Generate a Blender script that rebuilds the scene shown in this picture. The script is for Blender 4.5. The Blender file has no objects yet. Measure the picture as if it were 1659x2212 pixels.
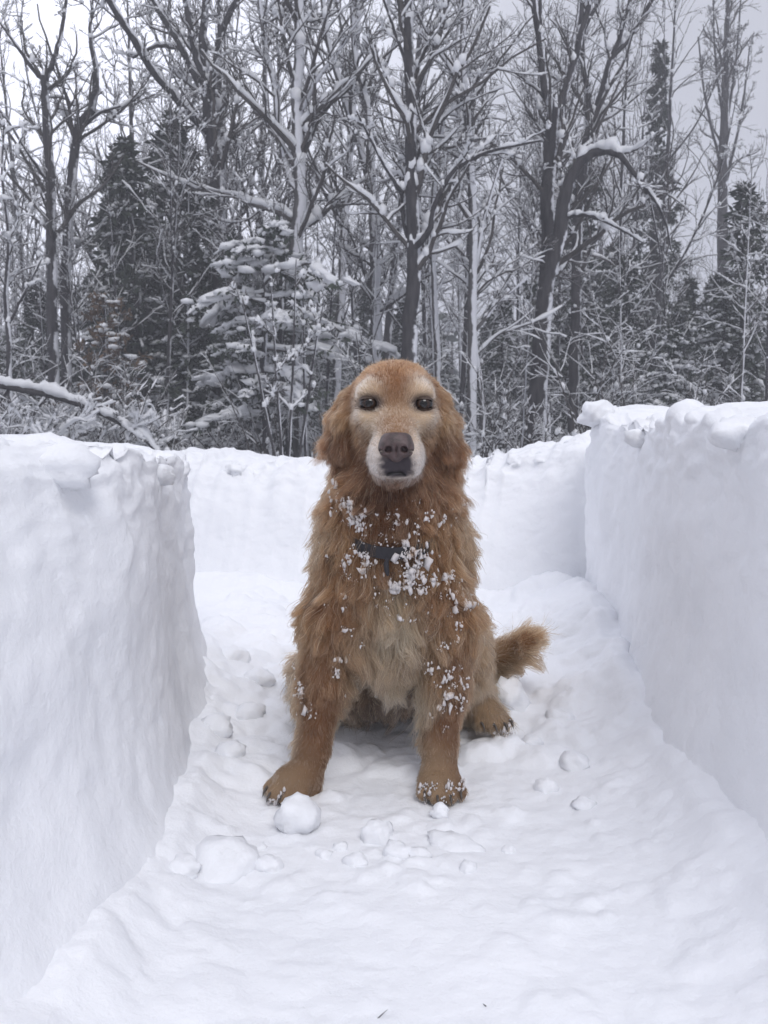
import bpy, math, random
import numpy as np
from mathutils import Vector, Matrix
from mathutils.bvhtree import BVHTree
from mathutils.kdtree import KDTree

sc = bpy.context.scene
col = sc.collection
R = math.radians

# ---------------------------------------------------------------- camera
CAM_H = 0.58
PITCH = R(4.69)
cam_d = bpy.data.cameras.new('camera')
cam_d.sensor_fit = 'VERTICAL'; cam_d.sensor_height = 36.0; cam_d.sensor_width = 27.0
cam_d.lens = 880.0 / 1024.0 * 36.0
cam_d.clip_start = 0.02; cam_d.clip_end = 3000.0
cam = bpy.data.objects.new('camera', cam_d); col.objects.link(cam)
cam.location = (0, 0, CAM_H); cam.rotation_euler = (R(90) - PITCH, 0, 0)
cam_d.dof.use_dof = True; cam_d.dof.focus_distance = 1.40; cam_d.dof.aperture_fstop = 13.0
sc.camera = cam

# ---------------------------------------------------------------- world, sun, exposure
SUN_EL, SUN_AZ = R(50), R(162)          # azimuth measured from +Y towards +X (behind the camera, to its right)
w = bpy.data.worlds.new('World'); sc.world = w; w.use_nodes = True
nt = w.node_tree; nt.nodes.clear(); L = nt.links
out = nt.nodes.new('ShaderNodeOutputWorld'); bg = nt.nodes.new('ShaderNodeBackground')
sky = nt.nodes.new('ShaderNodeTexSky'); sky.sky_type = 'NISHITA'; sky.sun_disc = False
sky.sun_elevation = SUN_EL; sky.sun_rotation = SUN_AZ; sky.dust_density = 3.0; sky.air_density = 1.0
tc = nt.nodes.new('ShaderNodeTexCoord'); sep = nt.nodes.new('ShaderNodeSeparateXYZ')
L.new(tc.outputs['Generated'], sep.inputs[0])
def wm(op, a, b=None, c=None):
    n = nt.nodes.new('ShaderNodeMath'); n.operation = op
    for i, v in enumerate((a, b, c)):
        if v is None: continue
        if isinstance(v, (int, float)): n.inputs[i].default_value = v
        else: L.new(v, n.inputs[i])
    return n.outputs[0]
# overcast cloud deck: brighter towards the zenith, thinner and brighter on one side, soft cloud mottling
z = wm('MAXIMUM', sep.outputs[2], 0.0)
lum = wm('MULTIPLY_ADD', z, 0.45, 0.55)
gl = nt.nodes.new('ShaderNodeVectorMath'); gl.operation = 'DOT_PRODUCT'; gl.inputs[1].default_value = Vector((-0.62, 0.72, 0.30)).normalized()
L.new(tc.outputs['Generated'], gl.inputs[0])
gm = nt.nodes.new('ShaderNodeMapRange'); gm.interpolation_type = 'SMOOTHSTEP'; gm.inputs['From Min'].default_value = 0.62; gm.inputs['From Max'].default_value = 1.0
gm.inputs['To Min'].default_value = 0.66; gm.inputs['To Max'].default_value = 1.65
L.new(gl.outputs['Value'], gm.inputs['Value']); side = gm.outputs[0]
nz = nt.nodes.new('ShaderNodeTexNoise'); nz.inputs['Scale'].default_value = 2.2; nz.inputs['Detail'].default_value = 3
L.new(tc.outputs['Generated'], nz.inputs['Vector'])
mot = wm('MULTIPLY_ADD', nz.outputs['Fac'], 0.5, 0.75)
lum = wm('MULTIPLY', wm('MULTIPLY', lum, side), mot)
lum = wm('MULTIPLY', lum, 12.8)
cc = nt.nodes.new('ShaderNodeVectorMath'); cc.operation = 'SCALE'; cc.inputs[0].default_value = (0.935, 0.955, 1.075)
L.new(lum, cc.inputs['Scale'])
mx = nt.nodes.new('ShaderNodeMix'); mx.data_type = 'RGBA'; mx.inputs[0].default_value = 0.93
L.new(sky.outputs[0], mx.inputs[6]); L.new(cc.outputs[0], mx.inputs[7])
L.new(mx.outputs[2], bg.inputs[0]); bg.inputs[1].default_value = 0.10
L.new(bg.outputs[0], out.inputs[0])

sun_d = bpy.data.lights.new('sun', 'SUN'); sun_d.energy = 1.4; sun_d.angle = R(28); sun_d.color = (1.0, 0.985, 0.98)
sun = bpy.data.objects.new('sun', sun_d); col.objects.link(sun)
sdir = Vector((math.sin(SUN_AZ) * math.cos(SUN_EL), math.cos(SUN_AZ) * math.cos(SUN_EL), math.sin(SUN_EL)))
sun.rotation_euler = sdir.to_track_quat('Z', 'Y').to_euler(); sun.location = (0, -3, 9)

sc.view_settings.view_transform = 'Standard'; sc.view_settings.look = 'None'
sc.view_settings.exposure = 0.05; sc.view_settings.gamma = 1.0
sc.render.engine = 'CYCLES'
sc.cycles.use_denoising = True; sc.cycles.use_adaptive_sampling = True; sc.cycles.adaptive_threshold = 0.02
sc.cycles.max_bounces = 6; sc.cycles.diffuse_bounces = 3; sc.cycles.volume_bounces = 1
sc.cycles.transparent_max_bounces = 8

# ---------------------------------------------------------------- helpers
K = 768.0 / 1659.0 / 880.0
CT, ST = math.cos(PITCH), math.sin(PITCH)
def P(px, py, d):
    """point of the place at ground distance d that was measured at (px, py) of the photograph"""
    a = (px - 829.5) * K; b = (1106 - py) * K
    v = np.array((a, CT + b * ST, -ST + b * CT)); v = v * (d / v[1]); v[2] += CAM_H
    return v
def lin(c):
    c = np.asarray(c, float) / 255.0
    return np.where(c <= 0.04045, c / 12.92, ((c + 0.055) / 1.055) ** 2.4)
def nrm(v): return v / np.maximum(np.linalg.norm(v, axis=-1, keepdims=True), 1e-9)

_h = np.random.default_rng(5)
_perm = _h.permutation(256); _perm = np.concatenate([_perm, _perm, _perm])
_grad = nrm(_h.normal(size=(256, 3)))
def pnoise(p):
    p = np.asarray(p, float); i = np.floor(p).astype(int); f = p - i; i &= 255
    u = f * f * f * (f * (f * 6 - 15) + 10); r = np.zeros(p.shape[:-1])
    for dx in (0, 1):
        for dy in (0, 1):
            for dz in (0, 1):
                h = _perm[_perm[_perm[i[..., 0] + dx] + i[..., 1] + dy] + i[..., 2] + dz]
                g = _grad[h]
                d = (g * (f - np.array((dx, dy, dz)))).sum(-1)
                wx = u[..., 0] if dx else 1 - u[..., 0]; wy = u[..., 1] if dy else 1 - u[..., 1]; wz = u[..., 2] if dz else 1 - u[..., 2]
                r += d * wx * wy * wz
    return r * 1.6
def fbm(p, o=4):
    p = np.asarray(p, float); r = 0; a = 1.0
    for k in range(o): r = r + a * pnoise(p * 2 ** k + 17.3 * k); a *= 0.5
    return r

def mesh_np(name, V, F, mat=None, parent=None, smooth=True):
    me = bpy.data.meshes.new(name)
    V = np.asarray(V, np.float32); F = np.asarray(F, np.int32)
    n, k = F.shape
    me.vertices.add(len(V)); me.vertices.foreach_set('co', V.ravel())
    me.loops.add(n * k); me.loops.foreach_set('vertex_index', F.ravel())
    me.polygons.add(n); me.polygons.foreach_set('loop_start', np.arange(0, n * k, k, dtype=np.int32))
    me.polygons.foreach_set('use_smooth', np.full(n, smooth))
    me.update(calc_edges=True); me.validate()
    if mat: me.materials.append(mat)
    o = bpy.data.objects.new(name, me); col.objects.link(o)
    if parent: o.parent = parent
    return o
def tag(o, label=None, cat=None, group=None, kind=None):
    if label: o['label'] = label
    if cat: o['category'] = cat
    if group: o['group'] = group
    if kind: o['kind'] = kind
    return o
def empty(name, loc=(0, 0, 0)):
    o = bpy.data.objects.new(name, None); col.objects.link(o); o.location = loc; o.empty_display_size = 0.1
    return o
def copy_tree(o, parent=None):
    c = o.copy(); col.objects.link(c); c.parent = parent
    for ch in list(o.children): copy_tree(ch, c)
    return c
def merge(parts):
    Vs, Fs, n = [], [], 0
    for V, F in parts:
        if len(V) == 0: continue
        Vs.append(V); Fs.append(F + n); n += len(V)
    return np.concatenate(Vs), np.concatenate(Fs)

# ---------------------------------------------------------------- materials
def mat(name):
    m = bpy.data.materials.new(name); m.use_nodes = True
    n = m.node_tree; return m, n, n.nodes['Principled BSDF']
def node(n, t, **kw):
    x = n.nodes.new(t)
    for k, v in kw.items(): setattr(x, k, v)
    return x
def noise(n, scale, detail=4, vec=None, rough=0.55):
    t = n.nodes.new('ShaderNodeTexNoise'); t.inputs['Scale'].default_value = scale; t.inputs['Detail'].default_value = detail
    t.inputs['Roughness'].default_value = rough
    if vec: n.links.new(vec, t.inputs['Vector'])
    return t.outputs['Fac']
def ramp(n, fac, stops):
    r = n.nodes.new('ShaderNodeValToRGB'); e = r.color_ramp.elements
    while len(e) < len(stops): e.new(0.5)
    for i, (p, c) in enumerate(stops):
        e[i].position = p; e[i].color = (*c, 1) if len(c) == 3 else c
    n.links.new(fac, r.inputs[0]); return r.outputs[0]
def objcoord(n):
    return n.nodes.new('ShaderNodeTexCoord').outputs['Object']
def geopos(n):
    return n.nodes.new('ShaderNodeNewGeometry').outputs['Position']
def bump(n, b, h, strength, dist):
    x = n.nodes.new('ShaderNodeBump'); x.inputs['Strength'].default_value = strength; x.inputs['Distance'].default_value = dist
    n.links.new(h, x.inputs['Height']); n.links.new(x.outputs[0], b.inputs['Normal'])
def snow_material(name, grain=1.0, sss=0.0, k=1.0):
    m, n, b = mat(name); g = geopos(n)
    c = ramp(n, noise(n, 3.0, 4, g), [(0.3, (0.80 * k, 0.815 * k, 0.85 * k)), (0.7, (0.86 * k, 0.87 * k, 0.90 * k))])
    n.links.new(c, b.inputs['Base Color']); b.inputs['Roughness'].default_value = 0.75
    b.inputs['Specular IOR Level'].default_value = 0.2
    if sss:
        b.inputs['Subsurface Weight'].default_value = sss; b.inputs['Subsurface Scale'].default_value = 0.012
        b.inputs['Subsurface Radius'].default_value = (1.0, 1.0, 1.1)
    a1 = noise(n, 55.0, 6, g, 0.65)
    bump(n, b, a1, 0.5 * grain, 0.006)
    return m
M_SNOW = snow_material('packed_snow')
M_TREESNOW_SHADED = snow_material('shade_toned_tree_snow', 0.0, 0.0, 0.74)  # same snow, colour darkened to paint in the shade of the wood
def bark_material(name, dark, light, snowdir, thr):
    m, n, b = mat(name); o = objcoord(n)
    sp = n.nodes.new('ShaderNodeMapping'); sp.inputs['Scale'].default_value = (6, 6, 1.2); n.links.new(o, sp.inputs[0])
    c = ramp(n, noise(n, 3.0, 6, sp.outputs[0]), [(0.3, dark), (0.7, light)])
    g = n.nodes.new('ShaderNodeNewGeometry')
    dp = n.nodes.new('ShaderNodeVectorMath'); dp.operation = 'DOT_PRODUCT'; dp.inputs[1].default_value = nrm(np.array(snowdir))
    n.links.new(g.outputs['Normal'], dp.inputs[0])
    ns = noise(n, 2.3, 5, g.outputs['Position'], 0.7)
    ad = n.nodes.new('ShaderNodeMath'); ad.operation = 'MULTIPLY_ADD'; ad.inputs[1].default_value = 1.9
    n.links.new(ns, ad.inputs[0]); n.links.new(dp.outputs['Value'], ad.inputs[2])
    mr = n.nodes.new('ShaderNodeMapRange'); mr.inputs['From Min'].default_value = thr; mr.inputs['From Max'].default_value = thr + 0.14
    n.links.new(ad.outputs[0], mr.inputs['Value'])
    mx = n.nodes.new('ShaderNodeMix'); mx.data_type = 'RGBA'; mx.inputs[7].default_value = (0.58, 0.59, 0.63, 1)  # snow on bark, in the same darkened tone as the tree snow
    n.links.new(mr.outputs[0], mx.inputs[0]); n.links.new(c, mx.inputs[6]); n.links.new(mx.outputs[2], b.inputs['Base Color'])
    b.inputs['Roughness'].default_value = 0.9; b.inputs['Specular IOR Level'].default_value = 0.15
    bump(n, b, noise(n, 9.0, 6, sp.outputs[0]), 0.6, 0.02)
    return m
M_BARK = bark_material('grey_bark', (0.020, 0.019, 0.022), (0.060, 0.057, 0.060), (0.75, -0.25, 0.35), 1.68)
M_BARKPALE = bark_material('snow_plastered_bark', (0.045, 0.043, 0.045), (0.12, 0.115, 0.115), (0.55, -0.55, 0.35), 1.30)
M_TWIG = bark_material('twig_bark', (0.040, 0.037, 0.037), (0.085, 0.078, 0.075), (0.25, -0.1, 0.9), 1.72)
def leaf_material(name, a, bcol):
    m, n, b = mat(name)
    c = ramp(n, noise(n, 2.0, 3, geopos(n)), [(0.35, a), (0.65, bcol)])
    n.links.new(c, b.inputs['Base Color']); b.inputs['Roughness'].default_value = 0.8; b.inputs['Specular IOR Level'].default_value = 0.15
    return m
M_NEEDLE = leaf_material('conifer_needles', (0.022, 0.030, 0.024), (0.060, 0.072, 0.055))
M_DEADLEAF = leaf_material('dead_leaves', (0.07, 0.05, 0.035), (0.15, 0.105, 0.07))

# ================================================================ the snow: floor of the dug path, banks, field
rng = np.random.default_rng(11)
def grid_faces(nu, nv):
    i = np.arange(nu - 1)[:, None] * nv + np.arange(nv - 1)[None, :]
    return np.stack([i, i + nv, i + nv + 1, i + 1], -1).reshape(-1, 4)

def lumps_field():
    """rubble kicked and shovelled loose: (x, y, radius, height)"""
    r = np.random.default_rng(21); out = []
    for _ in range(230):            # strewn behind and beside the dog
        a = r.uniform(); y = 1.45 + 1.25 * a
        x = r.uniform(-0.44, 0.55)
        s = r.uniform(0.015, 0.06); out.append((x, y, s, s * r.uniform(0.12, 0.36)))
    for _ in range(110):            # along the foot of both walls
        y = r.uniform(0.75, 2.4); left = r.uniform() < 0.45
        x = (-0.33 + abs(r.normal(0, 0.05))) if left else (0.48 - abs(r.normal(0, 0.07)))
        s = r.uniform(0.012, 0.04); out.append((x, y, s, s * r.uniform(0.1, 0.35) * (1 if y > 1.25 else .5)))
    for _ in range(110):            # in front of the paws
        x = r.normal(0.02, 0.22); y = r.uniform(1.02, 1.42)
        s = r.uniform(0.006, 0.024); out.append((x, y, s, s * r.uniform(0.15, 0.45)))
    for _ in range(60):
        x = r.uniform(-0.35, 0.45); y = r.uniform(0.5, 1.1)
        s = r.uniform(0.01, 0.05); out.append((x, y, s, s * r.uniform(0.08, 0.18)))
    return out
LUMPS = lumps_field()
FOOT_L = [(-0.85, -2.2), (-0.50, -0.6), (-0.37, 0.4), (-0.335, 0.80), (-0.325, 1.02), (-0.312, 1.20), (-0.325, 1.36), (-0.355, 1.62), (-0.385, 1.92), (-0.45, 2.06), (-0.70, 2.18), (-1.2, 2.28), (-2.6, 2.4)]
FOOT_R = [(1.6, 2.95), (0.95, 2.80), (0.66, 2.66), (0.575, 2.50), (0.55, 2.25), (0.52, 1.90), (0.49, 1.45), (0.475, 1.10), (0.48, 0.7), (0.55, 0.2), (0.65, -0.8), (0.8, -2.2)]
FOOT_B = [(-3.4, 3.25), (-1.6, 3.1), (-0.9, 2.98), (-0.4, 2.82), (0.0, 2.72), (0.35, 2.62), (0.62, 2.50), (0.9, 2.3)]
def foot_dist(x, y):
    best = np.full(x.shape, 9.0)
    for line in (FOOT_L, FOOT_R, FOOT_B):
        for (ax_, ay_), (bx_, by_) in zip(line[:-1], line[1:]):
            vx, vy = bx_ - ax_, by_ - ay_; t = np.clip(((x - ax_) * vx + (y - ay_) * vy) / (vx * vx + vy * vy), 0, 1)
            best = np.minimum(best, np.hypot(x - ax_ - t * vx, y - ay_ - t * vy))
    return best
def floor_base(x, y):
    p = np.stack([x, y, np.zeros_like(x)], -1)
    z = 0.009 * fbm(p * 3.0, 2) + 0.0022 * fbm(p * 15.0 + 9, 3)
    # trodden dents
    z += 0.004 * np.clip(pnoise(p * np.array((7.0, 5.0, 1)) + 40), -1, 0.2)
    # floor rises into the foot of the walls, and behind the dog where loose snow lies deeper
    z += 0.045 * np.clip((x - 0.22) / 0.28, 0, 1) ** 2.2 + 0.04 * np.clip((-x - 0.16) / 0.24, 0, 1) ** 2
    z += 0.075 * np.clip((y - 1.5) / 0.7, 0, 1) ** 1.3
    z += 0.05 * np.exp(-((x - 0.47) / 0.16) ** 2 - ((y - 2.35) / 0.3) ** 2)
    m = np.clip(1 - np.hypot((x - 0.01) / 0.32, (y - 1.42) / 0.13), 0, 1)     # level where the forepaws stand
    return z * (1 - 0.8 * np.minimum(1, 2 * m))
xs = np.concatenate([np.linspace(-1.6, -0.56, 14)[:-1], np.linspace(-0.56, 0.66, 190), np.linspace(0.66, 1.6, 14)[1:]])
ys = np.concatenate([np.linspace(-2.6, 0.55, 40)[:-1], np.linspace(0.55, 2.2, 250), np.linspace(2.2, 3.4, 90)[1:]])
X, Y = np.meshgrid(xs, ys, indexing='ij')
Z = floor_base(X, Y)
for (lx, ly, ls, lh) in LUMPS:
    i0, i1 = np.searchsorted(xs, (lx - 1.3 * ls, lx + 1.3 * ls)); j0, j1 = np.searchsorted(ys, (ly - 1.3 * ls, ly + 1.3 * ls))
    if i1 <= i0 or j1 <= j0: continue
    xx, yy = X[i0:i1, j0:j1], Y[i0:i1, j0:j1]
    w_ = 1 + 0.7 * pnoise(np.stack([xx / ls + lx * 90, yy / ls, np.full_like(xx, ly * 70)], -1))
    d2 = ((xx - lx) ** 2 + (yy - ly) ** 2) / (ls * w_) ** 2
    b = np.clip(1 - d2, 0, 1) ** 0.75 * lh * (1 + 0.5 * pnoise(np.stack([xx / ls * 1.9, yy / ls * 1.9, np.full_like(xx, lx * 50)], -1)))
    Z[i0:i1, j0:j1] = np.maximum(Z[i0:i1, j0:j1], Z[i0:i1, j0:j1] * 0.6 + b + 0.4 * floor_base(np.array([lx]), np.array([ly]))[0] * (b > 0))
Z += 0.0016 * fbm(np.stack([X, Y, Z * 0], -1) * 45, 3) + 0.0034 * np.clip((Y - 1.1) / .3, 0.1, 1) * fbm(np.stack([X, Y, Z * 0 + 7], -1) * 22, 3)
Z += 0.030 * np.exp(-np.maximum(0, foot_dist(X, Y) - 0.03) / 0.032) * (1 + 0.35 * fbm(np.stack([X, Y, Z * 0], -1) * 9, 3))     # loose snow banked softly against the foot of the walls
_fl = np.stack([X, Y, Z], -1)
def floor_z(x, y):
    i = np.clip(np.searchsorted(xs, x) - 1, 0, len(xs) - 2); j = np.clip(np.searchsorted(ys, y) - 1, 0, len(ys) - 2)
    return float(Z[i:i + 2, j:j + 2].mean())
o = mesh_np('path', _fl.reshape(-1, 3), grid_faces(len(xs), len(ys)), M_SNOW)
tag(o, 'trodden floor of the path dug through deep snow', 'path', kind='structure')

def bank(name, label, pts, tops, nu, seed, lipamp=0.025, wide=3.0, back_z=0.33, slope_noise=1.0):
    """pts: (x, y) of the foot of the wall, tops: (how far the lip stands back, lip height, bulge of the face)"""
    pts = np.array(pts, float); tops = np.array(tops, float)
    s = np.concatenate([[0], np.cumsum(np.linalg.norm(np.diff(pts, axis=0), axis=1))])
    u = np.linspace(0, s[-1], nu)
    def sm(a, k):
        a = np.interp(u, s, a); w_ = np.hanning(k + 2)[1:-1]; w_ /= w_.sum()
        return np.convolve(np.pad(a, k // 2, mode='edge'), w_, 'valid')[:nu]
    k = max(5, int(nu * 0.12 / s[-1]) | 1)
    bx, by = sm(pts[:, 0], k), sm(pts[:, 1], k)
    off, hh, blg = sm(tops[:, 0], k), sm(tops[:, 1], k), sm(tops[:, 2], k)
    tx, ty = np.gradient(bx), np.gradient(by); l = np.hypot(tx, ty); nx_, ny_ = -ty / l, tx / l        # outward = left of travel
    wide_k = max(5, int(nu * 0.9 / s[-1]) | 1); ww = np.hanning(wide_k + 2)[1:-1]; ww /= ww.sum()
    onx = np.convolve(np.pad(nx_, wide_k // 2, mode='edge'), ww, 'valid')[:nu]; ony = np.convolve(np.pad(ny_, wide_k // 2, mode='edge'), ww, 'valid')[:nu]
    ol = np.hypot(onx, ony); onx /= ol; ony /= ol
    one = np.stack([u * 3.1 + seed, np.zeros(nu), np.full(nu, seed * 1.7)], -1)
    hh = hh + lipamp * 0.5 * fbm(one * 8.5 + 2, 3) + lipamp * fbm(one, 2) + lipamp * 0.75 * fbm(one * 3.3 + 5, 4) + lipamp * 0.5 * np.maximum(0, pnoise(one * 7.7 + 9))
    v1 = np.linspace(0, 1, 95); v2 = np.linspace(0, 1, 46)[1:] ** 2
    Vx = np.zeros((nu, len(v1) + len(v2), 3))
    for j, v in enumerate(v1):
        # face: straight, slight belly, rounded into the lip
        zc = -0.06 + (hh + 0.06) * np.minimum(v / 0.86, 1 - 0.5 * (max(0, v - 0.72) / 0.28) ** 2 * 0) if False else None
        a = v
        zc = -0.06 + (hh + 0.06) * math.sin(min(1, a) * math.pi / 2) ** 0.82 if a > 0 else np.full(nu, -0.06)
        inn = off * a ** 1.15 + 0.038 * (1 - a) - 0.085 * max(0, 1 - a / 0.40) ** 3.2 + 0.05 * np.maximum(0, (a - 0.86) / 0.14) ** 2 - blg * math.sin(math.pi * min(1, a * 1.05)) * 0.5
        Vx[:, j] = np.stack([bx + nx_ * inn, by + ny_ * inn, zc], -1)
    e = Vx[:, len(v1) - 1].copy()
    for j, v in enumerate(v2):
        dd = wide * v
        zz = hh * 1.0 + 0.01 * np.minimum(1, dd / 0.05) - (hh - back_z) * np.clip((dd - 0.12) / (wide * 0.75), 0, 1) ** 0.9
        zz = zz + 0.030 * np.minimum(1, dd / 0.25) * fbm(np.stack([(e[:, 0] + onx * dd) * 2.2, (e[:, 1] + ony * dd) * 2.2, np.full(nu, seed)], -1), 3)
        Vx[:, len(v1) + j] = np.stack([e[:, 0] + onx * dd, e[:, 1] + ony * dd, zz], -1)
    du = np.gradient(Vx, axis=0); dv = np.gradient(Vx, axis=1); N = nrm(np.cross(dv, du))
    U = np.repeat(u[:, None], Vx.shape[1], 1)
    q = np.stack([U, Vx[..., 2], np.full_like(U, seed)], -1)
    disp = 0.030 * fbm(q * np.array((2.2, 1.9, 1)), 2) + 0.0055 * fbm(q * np.array((11, 11, 1)) + 3, 4) + 0.003 * np.abs(pnoise(q * np.array((14, 2.5, 1)) + 8))
    # scalloped blocks where the shovel broke lumps away
    disp += 0.014 * np.clip(fbm(q * np.array((5.0, 6.5, 1)) + 31, 3), -0.12, 0.25) * np.clip(Vx[..., 2] / 0.4, 0.2, 1)
    lipz = np.clip((Vx[..., 2] / hh[:, None] - 0.72) / 0.25, 0, 1)
    disp += 0.014 * lipz * fbm(Vx * np.array((16, 16, 22)) + seed, 4)
    disp += 0.0022 * fbm(Vx * 48, 2)
    fade = np.ones(Vx.shape[1]); fade[len(v1):] = np.linspace(0.6, 0.15, len(v2))
    Vx += N * (disp * fade * slope_noise)[..., None]
    o = mesh_np(name, Vx.reshape(-1, 3), grid_faces(nu, Vx.shape[1]), M_SNOW)
    tag(o, label, 'snow bank', kind='structure')
    return Vx
bL = bank('snow_bank', 'tall cut snow wall along the path with a lumpy rounded lip, opposite the straight wall',
     FOOT_L,
     [(0.20, 0.56, 0), (0.20, 0.57, 0), (0.19, 0.575, 0), (0.16, 0.590, 0.01), (0.11, 0.59, 0.01), (0.045, 0.578, 0.01), (0.03, 0.572, 0.01), (0.03, 0.562, 0.01), (0.04, 0.545, 0.01), (0.06, 0.53, 0), (0.10, 0.52, 0), (0.12, 0.5, 0), (0.12, 0.48, 0)],
     520, 3.3, 0.020)
bR = bank('snow_bank', 'straight cut snow wall in shade beside the dog tail, highest of the banks',
     FOOT_R,
     [(0.10, 0.60, 0), (0.08, 0.62, 0), (0.04, 0.645, 0), (0.02, 0.655, 0.03), (0.02, 0.645, 0.05), (0.03, 0.628, 0.02), (0.05, 0.618, 0), (0.07, 0.608, 0), (0.09, 0.60, 0), (0.10, 0.59, 0), (0.10, 0.58, 0), (0.1, 0.56, 0)],
     520, 8.1, 0.020)
bB = bank('snow_bank', 'bright sloping snow bank across the end of the path behind the dog',
     FOOT_B,
     [(0.30, 0.48, 0), (0.30, 0.50, 0), (0.30, 0.515, 0), (0.30, 0.495, 0), (0.30, 0.50, 0), (0.28, 0.555, 0), (0.25, 0.60, 0), (0.2, 0.6, 0)],
     420, 14.6, 0.030, 3.0, 0.33, 1.0)

# the open field of snow up to the wood and on to the horizon, one sheet with a hole for the dug path
def ax(lo, hi, fine0, fine1, step):
    a = np.arange(fine0, fine1 + 1e-6, step)
    l = fine0 - np.geomspace(step, fine0 - lo, 16); h = fine1 + np.geomspace(step, hi - fine1, 16)
    return np.sort(np.concatenate([l, a, h]))
fx = ax(-900, 900, -14, 14, 0.28); fy = ax(-900, 1500, -6, 30, 0.28)
FX, FY = np.meshgrid(fx, fy, indexing='ij')
FP = np.stack([FX, FY, FX * 0], -1)
FZ = 0.37 + 0.05 * fbm(FP * 0.35, 3) + 0.015 * fbm(FP * 1.7 + 4, 2)
FZ -= 0.12 * np.clip((FY - 5) / 6, 0, 1) * np.clip(1 - (FX + 2.5) / 9, 0.2, 1)
FZ += 0.10 * np.clip((FX - 1) / 6, 0, 1) * np.clip((FY - 3) / 6, 0, 1)
FZ = np.where(np.hypot(FX, FY) > 60, 0.3, FZ)
ff = grid_faces(len(fx), len(fy)); ctr = np.stack([FX, FY, FZ], -1).reshape(-1, 3)[ff].mean(1)
ff = ff[~((np.abs(ctr[:, 0]) < 1.5) & (ctr[:, 1] > -2.4) & (ctr[:, 1] < 3.7))]
def field_z(x, y):
    i = np.clip(np.searchsorted(fx, x) - 1, 0, len(fx) - 2); j = np.clip(np.searchsorted(fy, y) - 1, 0, len(fy) - 2)
    return float(FZ[i, j])
o = mesh_np('snow_field', np.stack([FX, FY, FZ], -1).reshape(-1, 3), ff, M_SNOW)
tag(o, 'open snow field between the banks and the wood', 'snow field', kind='structure')

# ================================================================ the wood
def tubes(Pt, Rd, sides):
    """Pt (B,n,3), Rd (B,n): closed-side tubes; returns verts, quads"""
    B, n, _ = Pt.shape
    T = nrm(np.gradient(Pt, axis=1))
    mean = nrm(T.mean(1)); ref = np.where(np.abs(mean[:, 2:3]) > 0.8, np.array([[1.0, 0.13, 0]]), np.array([[0.0, 0.1, 1.0]]))
    ref = np.repeat(ref[:, None], n, 1)
    U = nrm(ref - (ref * T).sum(-1, keepdims=True) * T); W = np.cross(T, U)
    a = np.arange(sides) * 2 * np.pi / sides
    ring = U[:, :, None] * np.cos(a)[None, None, :, None] + W[:, :, None] * np.sin(a)[None, None, :, None]
    V = Pt[:, :, None] + ring * Rd[:, :, None, None]
    b = np.arange(B)[:, None, None] * n * sides + np.arange(n - 1)[None, :, None] * sides
    k = np.arange(sides)[None, None, :]; k2 = (k + 1) % sides
    F = np.stack([b + k, b + k2, b + sides + k2, b + sides + k], -1).reshape(-1, 4)
    return V.reshape(-1, 3), F
def resample(pts, n):
    pts = np.asarray(pts, float); m = len(pts)
    if m == 2: t = np.linspace(0, 1, n)[:, None]; return pts[0] * (1 - t) + pts[1] * t
    ext = np.vstack([2 * pts[0] - pts[1], pts, 2 * pts[-1] - pts[-2]]); out = []
    for t in np.linspace(0, m - 1, n):
        i = min(int(t), m - 2); f = t - i; a, b, c, d = ext[i:i + 4]
        out.append(0.5 * ((2 * b) + (c - a) * f + (2 * a - 5 * b + 4 * c - d) * f * f + (3 * b - a - 3 * c + d) * f ** 3))
    return np.array(out)
UP = np.array((0, 0, 1.0))
def spawn(r, Pt, Rd, nch, tr, ang, ratio, n, trop, wob, rr=0.55, rmin=0.0035, lmax=9.0, droop=0.0, flat=0.0):
    """a level of branches growing from the polylines Pt"""
    B, m, _ = Pt.shape
    if np.isscalar(nch): nch = np.full(B, nch)
    idx = np.repeat(np.arange(B), nch); C = len(idx)
    t = r.uniform(tr[0], tr[1], C); f = t * (m - 1); i = np.minimum(f.astype(int), m - 2); f = (f - i)[:, None]
    st = Pt[idx, i] * (1 - f) + Pt[idx, i + 1] * f; T = nrm(Pt[idx, i + 1] - Pt[idx, i])
    rad = Rd[idx, i] * (1 - f[:, 0]) + Rd[idx, i + 1] * f[:, 0]
    rv = r.normal(size=(C, 3)); rv[:, 2] *= (1 - flat); pr = nrm(np.cross(np.cross(T, rv), T))
    a = r.uniform(ang[0], ang[1], C)[:, None]
    D = nrm(np.cos(a) * T + np.sin(a) * pr)
    plen = np.linalg.norm(np.diff(Pt, axis=1), axis=2).sum(1)
    ln = np.minimum(plen[idx] * ratio * r.uniform(0.5, 1.15, C) * (1.15 - 0.65 * t), lmax)
    r0 = np.maximum(np.minimum(rad * rr * r.uniform(0.7, 1.1, C), 0.022 * ln + 0.004), rmin)
    pts = np.zeros((C, n, 3)); pts[:, 0] = st; step = (ln / (n - 1))[:, None]
    for k in range(1, n):
        D = nrm(D + r.normal(size=(C, 3)) * wob + UP * trop - UP * droop * (k / n))
        pts[:, k] = pts[:, k - 1] + D * step
    rads = r0[:, None] * np.linspace(1, 0.35, n)[None]
    return pts, np.maximum(rads, rmin * 0.7)
def ico(sub=1):
    import bmesh
    b = bmesh.new(); bmesh.ops.create_icosphere(b, subdivisions=sub, radius=1)
    V = np.array([v.co[:] for v in b.verts]); F = np.array([[v.index for v in f.verts] for f in b.faces]); b.free(); return V, F
ICO = ico(1); ICO2 = ico(2)
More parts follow.
